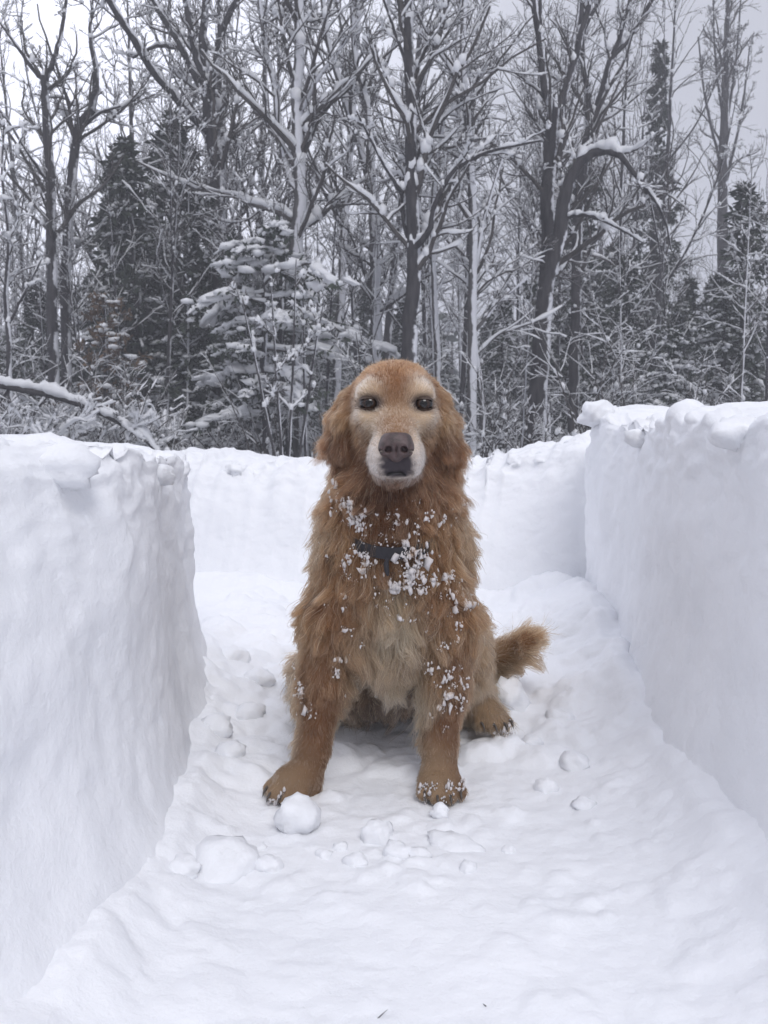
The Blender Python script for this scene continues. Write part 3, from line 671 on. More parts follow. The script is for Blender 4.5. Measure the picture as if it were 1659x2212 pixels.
lb_ = 'dense brush buried in clotted snow beside the fallen trunk'; bp_ = shrub(303, 1.15, 22, .75, 1.0)
for i, (px, d) in enumerate(((40, 9.0), (-50, 9.4), (130, 9.3), (215, 9.6), (290, 9.9), (80, 10.2), (-10, 10.0), (180, 10.3))):
    o = bp_ if i == 0 else copy_tree(bp_); place(o, px, d, r.uniform(.85, 1.15), r.uniform(0, 6.28)); tag(o, lb_, 'shrub', 'buried brush by the fallen trunk')

# ---- the wood beyond, too far to tell its trees apart: one mass of trunks, crowns and evergreen tips
r = np.random.default_rng(400); n = 420
d = r.uniform(42, 95, n); x = r.uniform(-0.62, 0.62, n) * d; h = r.uniform(3.0, 6.5, n) * (0.75 + d / 130)
tp = np.zeros((n, 4, 3)); tp[:, :, 0] = x[:, None] + r.normal(0, .1, (n, 4)); tp[:, :, 1] = d[:, None]; tp[:, :, 2] = np.linspace(0, 1, 4)[None] * h[:, None] * 1.25
tr = np.linspace(.16, .03, 4)[None] * r.uniform(.6, 1.3, n)[:, None]
b1 = spawn(r, tp, tr, 12, (.12, .98), (.4, 1.0), .3, 4, .03, .1, .5, .02, 3.0); b2 = spawn(r, *b1, 5, (.2, .98), (.4, .9), .5, 3, .03, .1, .6, .016, 1.6)
k = 330; ii = r.integers(0, n, k * 60); tt = r.uniform(.0, 1, k * 60) ** 1.2
C = np.stack([x[ii], d[ii], tt * h[ii]], -1); C[:, :2] += r.normal(size=(len(ii), 2)) * ((1.05 - tt) * 1.4)[:, None]
D = nrm(r.normal(size=(len(ii), 3)) - UP * .4); W = nrm(np.cross(D, r.normal(size=(len(ii), 3)))); Ln = r.uniform(.35, .9, len(ii))[:, None]
q = np.stack([C, C + D * Ln * .5 + W * Ln * .3, C + D * Ln, C + D * Ln * .5 - W * Ln * .3], 1).reshape(-1, 3); qf = np.arange(len(q)).reshape(-1, 4)
far = empty('distant_wood'); tag(far, 'distant grey wood far behind the bare trees', 'wood', kind='stuff')
o = mesh_np('trunks_and_twigs', *cat_mesh([tubes(tp, tr, 5), tubes(*b1, 3), tubes(*b2, 3)]), M_TWIG, far); o['kind'] = 'stuff'
o = mesh_np('foliage', q, qf, M_NEEDLE, far, False); o['kind'] = 'stuff'
sidx = r.integers(0, len(C), 5000); a = r.uniform(.12, .35, 5000)
o = mesh_np('bough_snow', *blobs(r, C[sidx], np.stack([a * 1.4, a, a * .5], -1), ICO, .5), M_TREESNOW_SHADED, far); o['kind'] = 'stuff'

# ================================================================ the dog, sitting in the path, facing out of it
class Field:
    """smooth-blended signed distance field, meshed by surface nets: gives one continuous body"""
    def __init__(s, lo, hi, h):
        s.h = h; s.lo = np.array(lo); n = np.ceil((np.array(hi) - s.lo) / h).astype(int) + 1
        s.g = [s.lo[i] + np.arange(n[i]) * h for i in range(3)]; s.f = np.full(n, 0.15, np.float32)
    def roi(s, lo, hi):
        sl = tuple(slice(max(0, int((lo[i] - s.lo[i]) / s.h)), max(0, int((hi[i] - s.lo[i]) / s.h) + 2)) for i in range(3))
        return sl, np.stack(np.meshgrid(*[s.g[i][sl[i]] for i in range(3)], indexing='ij'), -1)
    def add(s, sl, d, k, sub=False):
        f = s.f[sl]; d = d.astype(np.float32)
        if sub:
            h = np.clip(k - np.abs(f + d), 0, None) / k; s.f[sl] = np.maximum(f, -d) + h * h * k * .25
        else:
            h = np.clip(k - np.abs(f - d), 0, None) / k; s.f[sl] = np.minimum(f, d) - h * h * k * .25
    def ell(s, c, r, k=.03, sub=False, rot=None):
        c, r = np.array(c), np.array(r, float); m = r.max() + k + .02; sl, p = s.roi(c - m, c + m); q = p - c
        if rot is not None: q = q @ np.array(rot)
        k0 = np.linalg.norm(q / r, axis=-1); k1 = np.linalg.norm(q / r ** 2, axis=-1)
        s.add(sl, np.where(k1 > 1e-6, k0 * (k0 - 1) / np.maximum(k1, 1e-6), -r.min()), k, sub)
    def cap(s, a, b, ra, rb, k=.03):
        a, b = np.array(a), np.array(b); m = max(ra, rb) + k + .02
        sl, p = s.roi(np.minimum(a, b) - m, np.maximum(a, b) + m); ab = b - a
        t = np.clip(((p - a) @ ab) / (ab @ ab), 0, 1); s.add(sl, np.linalg.norm(p - a - t[..., None] * ab, axis=-1) - (ra + (rb - ra) * t), k)
    def chain(s, pts, k=.03):
        for (a, ra), (b, rb) in zip(pts[:-1], pts[1:]): s.cap(a, b, ra, rb, k)
    def mesh(s):
        f = s.f; sg = f < 0; n = np.array(f.shape)
        c = np.zeros(n - 1, np.int8)
        offs = [(i, j, k) for i in (0, 1) for j in (0, 1) for k in (0, 1)]
        sub = lambda a, o: a[o[0]:o[0] + n[0] - 1, o[1]:o[1] + n[1] - 1, o[2]:o[2] + n[2] - 1]
        for o in offs: c += sub(sg, o)
        act = (c > 0) & (c < 8); ids = np.full(n - 1, -1); cells = np.argwhere(act); ids[act] = np.arange(len(cells))
        acc = np.zeros((len(cells), 3)); cnt = np.zeros(len(cells))
        val = {o: f[cells[:, 0] + o[0], cells[:, 1] + o[1], cells[:, 2] + o[2]] for o in offs}
        for o in offs:
            for ax_ in range(3):
                if o[ax_]: continue
                o2 = list(o); o2[ax_] = 1; o2 = tuple(o2); a, b = val[o], val[o2]; m = (a < 0) != (b < 0)
                t = np.where(m, a / np.where(m, a - b, 1), 0); pt = np.repeat(np.array(o, float)[None], len(cells), 0); pt[:, ax_] += t
                acc[m] += pt[m]; cnt[m] += 1
        V = s.lo + (cells + acc / cnt[:, None]) * s.h; F = []
        for ax_ in range(3):
            u, v = (ax_ + 1) % 3, (ax_ + 2) % 3; d = [0, 0, 0]; d[ax_] = 1
            a = sg[:n[0] - d[0], :n[1] - d[1], :n[2] - d[2]]; b = sg[d[0]:, d[1]:, d[2]:]
            e = np.argwhere(a != b); e = e[(e[:, u] > 0) & (e[:, v] > 0) & (e[:, u] < n[u] - 1) & (e[:, v] < n[v] - 1)]
            du, dv = np.zeros(3, int), np.zeros(3, int); du[u] = 1; dv[v] = 1
            q = np.stack([ids[tuple((e - du - dv).T)], ids[tuple((e - dv).T)], ids[tuple(e.T)], ids[tuple((e - du).T)]], 1)
            flip = ~sg[tuple(e.T)]; q[flip] = q[flip][:, ::-1]; F.append(q)
        F = np.concatenate(F); return V, F[(F >= 0).all(1)]

fd = Field((-0.34, 1.18, -0.06), (0.42, 2.02, 0.80), 0.005)
# trunk
fd.ell(P(848, 1235, 1.50), (.095, .120, .150), .05)
fd.ell(P(848, 1135, 1.485), (.106, .100, .085), .05)
fd.chain([(P(850, 1200, 1.53), .096), (np.array((.030, 1.67, .30)), .098), (np.array((.045, 1.80, .165)), .105)], .06)
fd.ell(P(848, 1345, 1.485), (.070, .075, .080), .05)
# neck
fd.chain([(P(848, 1150, 1.49), .100), (P(851, 1050, 1.465), .084), (P(852, 940, 1.455), .070)], .05)
# head
fd.ell(P(853, 862, 1.425), (.066, .085, .060), .02)
for sx in (-1, 1):
    fd.ell(P(853 + sx * 41, 928, 1.405), (.037, .052, .046), .03)
    fd.ell(P(855 + sx * 50, 846, 1.368), (.022, .020, .013), .018)
    fd.ell(P(855 + sx * 58, 903, 1.362), (.020, .022, .014), .02)
fd.chain([(P(854, 895, 1.375), .030), (P(855, 930, 1.325), .025), (P(856, 946, 1.287), .021)], .025)       # bridge of the nose
fd.ell(P(855, 990, 1.335), (.033, .060, .033), .02)
for sx in (-1, 1):
    fd.ell(P(855.5 + sx * 32.5, 986, 1.315), (.0180, .046, .030), .012)                                       # flews
fd.ell(P(856, 1013, 1.325), (.0235, .036, .012), .008)                                                       # chin
for sx in (-1, 1): fd.ell(P(856 + sx * 58.5, 872, 1.346), (.0155, .012, .0125), .008, True)                # eye sockets
# ears: folded flaps hanging beside the cheeks
fd.chain([(P(780, 838, 1.438), .013), (P(756, 864, 1.442), .014), (P(738, 900, 1.437), .016), (P(732, 955, 1.430), .016), (P(734, 995, 1.428), .010)], .014)
fd.chain([(P(762, 862, 1.425), .013), (P(748, 910, 1.410), .014), (P(742, 965, 1.405), .013)], .012)
fd.chain([(P(928, 838, 1.438), .013), (P(944, 862, 1.442), .014), (P(960, 910, 1.437), .016), (P(968, 965, 1.430), .017), (P(972, 1008, 1.428), .011)], .014)
fd.chain([(P(940, 862, 1.425), .013), (P(952, 912, 1.410), .014), (P(958, 975, 1.405), .013)], .012)
# shoulders and forelegs
for sx, kx in ((-1, 0), (1, 0)): fd.ell(P(848 + sx * 98, 1300, 1.49), (.044, .070, .100), .05)
fd.chain([(P(718, 1340, 1.47), .052), (P(697, 1480, 1.445), .036), (P(676, 1620, 1.42), .0245), (P(664, 1700, 1.41), .0235)], .02)
fd.chain([(P(972, 1340, 1.47), .052), (P(962, 1480, 1.445), .036), (P(950, 1620, 1.42), .0255), (P(947, 1690, 1.41), .0245)], .02)
def paw(c, yaw, big=1.0, k=.012):
    ca, sa = math.cos(yaw), math.sin(yaw); f = lambda x, y, z: np.array(c) + np.array((x * ca - y * sa, x * sa + y * ca, z)) * big
    fd.ell(f(0, -.008, .028), (.036 * big, .042 * big, .026 * big), .02)
    for tx, ty, tr_ in ((-.0325, -.034, .0125), (-.0115, -.050, .0140), (.0115, -.050, .0140), (.0325, -.034, .0125)):
        fd.cap(f(tx * .8, ty + .022, .026), f(tx, ty, .015), tr_ * 1.05 * big, tr_ * big, .004)
PAW = [(P(640, 1725, 1.405), -.50), (P(948, 1722, 1.405), .08)]
for c, yw in PAW: c[2] = 0.0; paw(c, yw, .93)
# haunches, hind feet, tail
fd.ell((.150, 1.71, .145), (.056, .120, .118), .04); fd.ell((-.058, 1.70, .150), (.060, .125, .115), .04)
HF = [(np.array((.198, 1.645, .035)), .30), (np.array((-.128, 1.70, .035)), -.35)]
for c, yw in HF: paw(c, yw, .86); fd.cap(c + (-.015, .03, .03), c + (-.03, .16, .05), .034, .045, .03)
fd.ell((.02, 1.65, .12), (.075, .08, .055), .04)
fd.chain([((.10, 1.88, .12), .042), (P(1075, 1422, 1.88), .030), (P(1105, 1404, 1.85), .024), (P(1132, 1388, 1.82), .018), (P(1150, 1377, 1.80), .009)], .03)
BV, BF = fd.mesh()
# outward normals from the field itself
g_ = np.stack(np.gradient(fd.f, fd.h), -1); gi = np.clip(((BV - fd.lo) / fd.h).round().astype(int), 0, np.array(fd.f.shape) - 1)
BN = nrm(g_[gi[:, 0], gi[:, 1], gi[:, 2]])
tri = BV[BF]; fn = np.cross(tri[:, 2] - tri[:, 0], tri[:, 3] - tri[:, 1])
if ((fn * BN[BF[:, 0]]).sum(1) < 0).mean() > .5: BF = BF[:, ::-1].copy()

# coat: colour, lie and length of the hair at marked places, blended between them
RUST, GOLD, TAN, CREAM, WHITE, DARK, GRIZ = (158, 100, 54), (156, 106, 62), (186, 144, 102), (216, 190, 160), (212, 200, 190), (112, 68, 40), (156, 116, 78)
CP = []
def cp(px, py, d, dr, ln, c, s=.035, sym=False, lift=.35):
    CP.append((P(px, py, d), np.array(dr, float), ln, lin(c), s, lift))
    if sym:
        q = np.array(dr, float); q[0] *= -1; CP.append((P(2 * 853 - px, py, d), q, ln, lin(c), s, lift))
# head
cp(853, 775, 1.41, (0, .8, .3), .012, RUST, .025); cp(800, 800, 1.42, (-.6, .6, .1), .013, RUST, .025, True); cp(853, 815, 1.36, (0, .3, .8), .010, RUST, .02)
cp(853, 860, 1.355, (0, .3, .8), .008, (150, 98, 56), .016); cp(853, 905, 1.335, (0, .4, .7), .007, (190, 150, 112), .018); cp(855, 935, 1.29, (0, .6, .5), .006, (186, 142, 104), .014)
cp(795, 838, 1.355, (-.5, .2, .7), .009, CREAM, .011, True); cp(822, 850, 1.355, (.1, .2, .8), .008, CREAM, .010, True); cp(768, 855, 1.375, (-.6, .4, .3), .009, CREAM, .010, True)
cp(803, 905, 1.345, (-.4, .5, -.3), .009, CREAM, .014, True); cp(828, 905, 1.340, (-.2, .5, -.2), .008, (206, 178, 148), .010, True); cp(783, 925, 1.375, (-.5, .5, -.5), .011, (168, 124, 84), .014, True); cp(765, 940, 1.395, (-.4, .4, -.8), .014, (124, 82, 50), .018, True)
cp(775, 980, 1.40, (-.4, .4, -.8), .018, (112, 72, 44), .022, True); cp(750, 1020, 1.43, (-.3, .2, -1), .028, (134, 88, 54), .025, True)
cp(815, 955, 1.30, (-.5, .7, -.2), .007, (214, 190, 165), .012, True); cp(815, 990, 1.285, (-.4, .6, -.6), .006, WHITE, .014, True); cp(803, 1020, 1.31, (-.3, .4, -.8), .006, WHITE, .013, True)
cp(856, 1030, 1.29, (0, .5, -.8), .004, WHITE, .010); cp(830, 1033, 1.295, (-.1, .5, -.8), .005, WHITE, .010, True)
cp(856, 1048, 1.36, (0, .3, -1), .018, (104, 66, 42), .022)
# ears
cp(735, 858, 1.43, (-.5, .1, -.8), .018, (136, 90, 52), .022); cp(712, 905, 1.43, (-.3, 0, -.95), .028, (110, 70, 42), .022); cp(712, 960, 1.42, (-.15, 0, -1), .036, (98, 62, 38), .022); cp(745, 900, 1.40, (-.15, -.05, -1), .022, (162, 118, 76), .014); cp(735, 950, 1.40, (.05, 0, -1), .030, (104, 66, 40), .016)
cp(965, 858, 1.43, (.5, .1, -.8), .018, (140, 96, 58), .022); cp(985, 910, 1.43, (.25, 0, -.95), .026, (122, 82, 52), .022); cp(985, 970, 1.42, (.10, 0, -1), .036, (112, 74, 48), .022); cp(958, 905, 1.40, (.15, -.05, -1), .022, (164, 122, 82), .014); cp(962, 965, 1.40, (-.05, 0, -1), .030, (112, 74, 48), .016)
# neck and ruff
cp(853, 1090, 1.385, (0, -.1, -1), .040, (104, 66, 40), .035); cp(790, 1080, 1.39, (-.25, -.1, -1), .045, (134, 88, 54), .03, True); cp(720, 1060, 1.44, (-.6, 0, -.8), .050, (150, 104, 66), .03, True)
cp(690, 1140, 1.47, (-.55, 0, -.85), .055, GRIZ, .035, True); cp(760, 1160, 1.39, (-.25, -.1, -1), .050, GOLD, .035, True); cp(853, 1180, 1.37, (0, -.1, -1), .050, (142, 94, 56), .035)
cp(680, 1260, 1.47, (-.35, -.1, -1), .045, (146, 98, 58), .035, True); cp(760, 1280, 1.39, (-.15, -.1, -1), .050, (152, 100, 60), .035, True); cp(853, 1300, 1.36, (0, -.15, -1), .055, (198, 164, 124), .03)
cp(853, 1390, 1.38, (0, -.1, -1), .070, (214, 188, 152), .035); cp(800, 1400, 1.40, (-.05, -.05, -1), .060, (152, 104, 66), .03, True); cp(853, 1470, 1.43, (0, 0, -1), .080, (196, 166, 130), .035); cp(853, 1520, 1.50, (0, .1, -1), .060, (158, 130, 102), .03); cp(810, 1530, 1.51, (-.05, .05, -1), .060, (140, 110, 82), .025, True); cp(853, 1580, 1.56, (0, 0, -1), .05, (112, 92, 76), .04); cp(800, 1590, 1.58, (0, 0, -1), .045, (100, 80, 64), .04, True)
cp(680, 1350, 1.48, (-.45, 0, -.9), .040, (156, 114, 76), .03, True)
# forelegs: short in front, feathered behind
for q, sgn in ((-10, -1), (3, 1)):
    c0 = 853 + sgn * 143 + q
    cp(c0, 1440, 1.42, (sgn * .1, -.05, -1), .022, (138, 96, 62), .03); cp(c0 + sgn * 5, 1560, 1.405, (sgn * .05, 0, -1), .012, (132, 90, 58), .03); cp(c0 + sgn * 15, 1660, 1.385, (sgn * .05, 0, -1), .008, (136, 94, 62), .03)
    cp(c0 + sgn * 52, 1470, 1.465, (sgn * .35, .3, -.95), .046, GRIZ, .024, False, .5); cp(c0 + sgn * 45, 1580, 1.445, (sgn * .45, .3, -.9), .040, (178, 146, 110), .020, False, .6); cp(c0 + sgn * 40, 1660, 1.43, (sgn * .4, .3, -.9), .024, (170, 136, 102), .014, False, .5); cp(c0 - sgn * 50, 1500, 1.49, (-sgn * .3, .3, -.9), .050, (150, 118, 86), .025, False, .5)
for (c, yw) in PAW + HF:
    CP.append((np.array(c) + (0, -.03, .04), np.array((0, -.6, -.6)), .006, lin((186, 156, 124)), .028, .3))
# haunch, back, tail
for x_, c_ in ((.225, GRIZ), (-.12, GRIZ)): CP.append((np.array((x_, 1.68, .2)), np.array((.2 * np.sign(x_), -.1, -1)), .040, lin(c_), .06, .35)); CP.append((np.array((x_, 1.68, .09)), np.array((.3 * np.sign(x_), -.1, -1)), .030, lin((160, 132, 100)), .05, .35))
CP.append((np.array((.03, 1.75, .40)), np.array((0, .5, -.8)), .035, lin(GOLD), .09, .3))
for a_, c_ in (((1085, 1405, 1.86), (186, 150, 112)), ((1130, 1375, 1.82), (176, 132, 90)), ((1165, 1360, 1.78), (150, 100, 60))):
    CP.append((P(*a_), np.array((.85, -.15, .42)), .050, lin(c_), .03, .16))
CP.append((P(1110, 1435, 1.84), np.array((.8, -.1, .1)), .055, lin((140, 96, 60)), .02, .3))
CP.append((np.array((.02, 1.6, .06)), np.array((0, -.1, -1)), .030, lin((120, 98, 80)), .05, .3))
cP = np.array([c[0] for c in CP]); cD = np.array([nrm(c[1]) for c in CP]); cL = np.array([c[2] for c in CP]); cC = np.array([c[3] for c in CP]); cS = np.array([c[4] for c in CP]); cF = np.array([c[5] for c in CP])
def coat(p):
    out = []
    for i in range(0, len(p), 20000):
        d2 = ((p[i:i + 20000, None] - cP[None]) ** 2).sum(-1); w_ = np.exp(-d2 / (2 * cS ** 2)) + 1e-5 / (d2 + .001); w_ = w_ / w_.sum(1, keepdims=True)
        out.append(np.concatenate([w_ @ cD, (w_ @ cL)[:, None], w_ @ cC, (w_ @ cF)[:, None]], 1))
    return np.concatenate(out)
EYES = [P(856 - 58.5, 871.5, 1.3565), P(856 + 58.5, 872.5, 1.3565)]
NOSE = P(856, 963, 1.272)
def bare_mask(p):
    """dark bare skin: eye rims, lips under the nose, the nose leather"""
    m = np.zeros(len(p))
    for e in EYES:
        q = p - e; m = np.maximum(m, np.clip(1.6 - np.hypot(q[:, 0] / .0215, q[:, 2] / .0140) * 1.2, 0, 1) * (np.abs(q[:, 1]) < .03))
    q = p - P(860, 1006, 1.28); inside = ((np.abs(q[:, 0] + .002) / .0265) ** 4 + (np.abs(q[:, 2]) / .0190) ** 4) ** .25
    m = np.maximum(m, np.clip((1.12 + .22 * pnoise(p * 130) - inside) * 2.6, 0, 1) * (np.abs(q[:, 1]) < .045))
    q = p - NOSE; m = np.maximum(m, np.clip((1.1 - np.linalg.norm(q / np.array((.022, .03, .016)), axis=1)) * 4, 0, 1))
    return m
SKIN = lin((66, 60, 64))
cv = coat(BV); bm_ = bare_mask(BV)
bcol = cv[:, 4:7] * (.45 + .4 * np.clip((cv[:, 4:7].mean(1, keepdims=True) - .3) / .25, 0, 1)) * (1 - bm_[:, None]) + SKIN * bm_[:, None]
dog = empty('dog', (0.015, 1.55, 0.0)); tag(dog, 'golden retriever with a greying face sitting in the path, snow in its chest fur', 'dog')
doff = np.array(dog.location)
m, n, b = mat('dog_skin_and_undercoat'); at = node(n, 'ShaderNodeAttribute', attribute_name='coat'); n.links.new(at.outputs['Color'], b.inputs['Base Color']); b.inputs['Roughness'].default_value = .75; b.inputs['Specular IOR Level'].default_value = .25
body = mesh_np('body', BV - doff, BF, m, dog)
a_ = body.data.color_attributes.new('coat', 'FLOAT_COLOR', 'POINT'); a_.data.foreach_set('color', np.concatenate([bcol, np.ones((len(bcol), 1))], 1).astype(np.float32).ravel())

# fur
def make_fur(name, N, seed, M=7):
    r = np.random.default_rng(seed)
    quad = BV[BF]; ar = np.linalg.norm(np.cross(quad[:, 2] - quad[:, 0], quad[:, 3] - quad[:, 1]), axis=1) * .5
    ctr = quad.mean(1); wgt = ar * np.where(ctr[:, 1] > 1.62, .6, 1.0) * np.where((ctr[:, 2] > .50) & (ctr[:, 1] < 1.45), 2.4, 1.0); wgt /= wgt.sum()
    fi = r.choice(len(BF), N, p=wgt); u, v = r.uniform(size=(2, N, 1)); q = BF[fi]
    bil = lambda A: (A[q[:, 0]] * (1 - u) + A[q[:, 1]] * u) * (1 - v) + (A[q[:, 3]] * (1 - u) + A[q[:, 2]] * u) * v
    rt, nn_ = bil(BV), nrm(bil(BN)); cv = coat(rt); keep = (r.uniform(size=N) > bare_mask(rt) * 1.3)
    rt, nn_, cv = rt[keep], nn_[keep], cv[keep]; N = len(rt)
    D, Ln, C, Lf = cv[:, :3], cv[:, 3], cv[:, 4:7], cv[:, 7]
    D = D - (D * nn_).sum(1, keepdims=True) * nn_; D = nrm(D + 1e-4)
    # hair lies in locks whose heading wanders over the coat
    wv = np.stack([pnoise(rt * 22 + 7), pnoise(rt * 22 + 31), pnoise(rt * 22 + 57)], -1)
    long_ = np.clip((Ln - .012) / .03, 0, 1)[:, None]
    lift = (Lf * r.uniform(.6, 1.3, N))[:, None]
    d = nrm(D + nn_ * lift + wv * (.15 + .45 * long_) + r.normal(size=(N, 3)) * (.10 + .08 * long_))
    Ln = Ln * r.uniform(.55, 1.2, N) * (1 + .35 * pnoise(rt * 30 + 3))
    stray = r.uniform(size=N) < .03; d[stray] = nrm(d[stray] + nn_[stray] * .5); Ln[stray] *= 1.25
    pts = np.zeros((N, M, 3)); pts[:, 0] = rt - nn_ * .001; st = (Ln / (M - 1))[:, None]
    cur = nrm(r.normal(size=(N, 3))) * .10
    for k in range(1, M):
        d = nrm(d + np.array((0, 0, -1.0)) * .10 * long_ + cur * long_); pts[:, k] = pts[:, k - 1] + d * st
    # gather into pointed locks
    G = max(1, N // 60); gi = r.choice(N, G, False); kd = KDTree(G)
    for i, g in enumerate(gi): kd.insert(rt[g], i)
    kd.balance(); nr = gi[np.array([kd.find(p)[1] for p in rt])]
    cl = (np.linspace(0, 1, M) ** 1.6)[None, :, None] * (.30 + .58 * long_)[:, :, None] * r.uniform(.55, 1.0, (N, 1, 1))
    near = (np.linalg.norm(rt[nr] - rt, axis=1) < .02)[:, None, None]
    pts = pts + np.where(near, cl * (pts[nr] - pts), 0)
    tw = np.linspace(0, 1, M)[None, :, None]; ph = (nr * 2.399)[:, None, None]; pv = nrm(np.stack([np.sin(nr * 1.7), np.cos(nr * 2.3) * .4, np.sin(nr * 3.1) * .3], -1))[:, None]
    pts = pts + pv * (tw * np.sin(7.0 * tw + ph)) * (.0045 * long_)[:, :, None]
    # colour varies lock by lock and hair by hair
    lockv = (1 + .38 * pnoise(rt[nr] * 28 + 11) + .14 * r.normal(size=G)[np.searchsorted(np.sort(gi), nr)])[:, None]
    C = C * .93 + .07 * C.mean(1, keepdims=True); C = C * np.array((1.0, .975, .96)) * (.545 + .42 * np.clip((C.mean(1, keepdims=True) - .30) / .25, 0, 1)); C = np.clip(C * lockv * r.uniform(.75, 1.25, (N, 1)), .004, .95)
    pale = (r.uniform(size=N) < .07 * long_[:, 0] + .02)[:, None]; C = np.where(pale, C * .4 + .6 * lin((216, 196, 168)), C)
    hc = bpy.data.hair_curves.new(name); hc.add_curves([M] * N)
    hc.attributes['position'].data.foreach_set('vector', (pts - doff).astype(np.float32).ravel())
    ra = hc.attributes.get('radius') or hc.attributes.new('radius', 'FLOAT', 'POINT')
    rad = np.repeat((.00030 + .00014 * long_), M, 1) * np.linspace(1, .25, M)[None]
    ra.data.foreach_set('value', rad.astype(np.float32).ravel())
    ca = hc.attributes.new('coat', 'FLOAT_COLOR', 'CURVE'); ca.data.foreach_set('color', np.concatenate([C, np.ones((N, 1))], 1).astype(np.float32).ravel())
    o = bpy.data.objects.new(name, hc); col.objects.link(o); o.parent = dog
    m, n, b = mat('dog_fur'); n.nodes.remove(b); hb = n.nodes.new('ShaderNodeBsdfHairPrincipled'); hb.parametrization = 'COLOR'
    hb.inputs['Roughness'].default_value = .45; hb.inputs['Radial Roughness'].default_value = .6; hb.inputs['Coat'].default_value = 0.0
    at = node(n, 'ShaderNodeAttribute', attribute_name='coat'); n.links.new(at.outputs['Color'], hb.inputs['Color'])
    n.links.new(hb.outputs[0], n.nodes['Material Output'].inputs['Surface']); hc.materials.append(m)
    return o
fur = make_fur('fur', 190000, 7)

# eyes, nose, claws, collar
m, n, b = mat('dog_eye'); o_ = objcoord(n)
sx = node(n, 'ShaderNodeVectorMath', operation='LENGTH'); mp = n.nodes.new('ShaderNodeMapping'); mp.inputs['Scale'].default_value = (1, 0, 1); n.links.new(o_, mp.inputs[0]); n.links.new(mp.outputs[0], sx.inputs[0])
mr = n.nodes.new('ShaderNodeMapRange'); mr.inputs['From Max'].default_value = .014; n.links.new(sx.outputs['Value'], mr.inputs['Value'])
n.links.new(ramp(n, mr.outputs[0], [(0, (.004, .003, .003)), (.38, (.004, .003, .003)), (.45, (.035, .017, .010)), (.72, (.022, .012, .009)), (.80, (.006, .005, .005))]), b.inputs['Base Color'])
b.inputs['Roughness'].default_value = .06; b.inputs['Specular IOR Level'].default_value = .5
for e in EYES:
    V, F = ico(3); o = mesh_np('eye', V * np.array((.0148, .0128, .0128)), F, m, dog); o.location = Vector(e - doff) + Vector((0, .004, 0))
# eyelids: dark rims that hood the eye above and cup it below
ml_, _n, _b = mat('eyelid_skin'); _b.inputs['Base Color'].default_value = (*lin((72, 57, 49)), 1); _b.inputs['Roughness'].default_value = .6
for e in EYES:
    for nm, e0, e1 in (('upper_eyelid', .56, 1.35), ('lower_eyelid', -1.3, -.60)):
        az_ = np.linspace(-1.45, 1.45, 17); el_ = np.linspace(e0, e1, 7); A, E = np.meshgrid(az_, el_, indexing='ij')
        E = E - (.34 if e0 > 0 else -.30) * (1 - ((E - e0) / (e1 - e0) if e0 > 0 else (e1 - E) / (e1 - e0))) * (np.abs(A) / 1.45) ** 2 * (1 if e0 > 0 else 1)
        q = np.stack([np.sin(A) * np.cos(E) * 1.24, -np.cos(A) * np.cos(E), np.sin(E)], -1) * .0140
        inn = q * .93; Vl = np.concatenate([q.reshape(-1, 3), inn.reshape(-1, 3)]); Fq = grid_faces(17, 7); Fl = np.concatenate([Fq, Fq[:, ::-1] + 17 * 7])
        o = mesh_np(nm, Vl, Fl, ml_, dog); o.location = Vector(e - doff) + Vector((0, .004, 0))
fn_ = Field(NOSE - .045, NOSE + .045, .0015)
fn_.ell(NOSE + (0, .006, .001), (.0235, .020, .0155), .01); fn_.ell(NOSE + (0, .010, .010), (.019, .018, .008), .008)
for s_ in (-1, 1): fn_.ell(NOSE + (s_ * .0135, -.001, -.004), (.0105, .0125, .0105), .006)
fn_.ell(NOSE + (0, 0, -.012), (.009, .010, .009), .006)
for s_ in (-1, 1):
    fn_.ell(NOSE + (s_ * .0105, -.011, -.0045), (.0045, .008, .0042), .003, True); fn_.ell(NOSE + (s_ * .0185, -.005, -.0065), (.0065, .006, .0022), .002, True)
fn_.ell(NOSE + (0, -.016, -.010), (.0011, .008, .012), .002, True)
m, n, b = mat('nose_leather'); o_ = objcoord(n)
n.links.new(ramp(n, noise(n, 120, 3, o_), [(.35, lin((60, 48, 47))), (.65, lin((88, 70, 69)))]), b.inputs['Base Color']); b.inputs['Roughness'].default_value = .42
vo = n.nodes.new('ShaderNodeTexVoronoi'); vo.inputs['Scale'].default_value = 700; n.links.new(o_, vo.inputs['Vector']); bump(n, b, vo.outputs['Distance'], .4, .001)
NV, NF = fn_.mesh(); NV = NOSE + (NV - NOSE) * np.array((1.06, 1.0, 1.14)); mesh_np('nose', NV - doff, NF, m, dog)
m, n, b = mat('claw_horn'); b.inputs['Base Color'].default_value = (.07, .058, .05, 1); b.inputs['Roughness'].default_value = .5
for (c, yw) in PAW + HF:
    ca, sa = math.cos(yw), math.sin(yw)
    for tx, ty in ((-.029, -.043), (-.0105, -.058), (.0105, -.058), (.029, -.043)):
        p0 = np.array(c) + np.array((tx * ca - ty * sa, tx * sa + ty * ca, .016)); f_ = np.array((sa, -ca, 0.0))
        V, F = tubes(np.array([[p0 - f_ * .006 + UP * .004, p0 + UP * .003, p0 + f_ * .007 - UP * .002, p0 + f_ * .010 - UP * .008]]), np.array([[.0026, .0023, .0017, .0004]]), 6)
        mesh_np('claw', V - doff, F, m, dog)
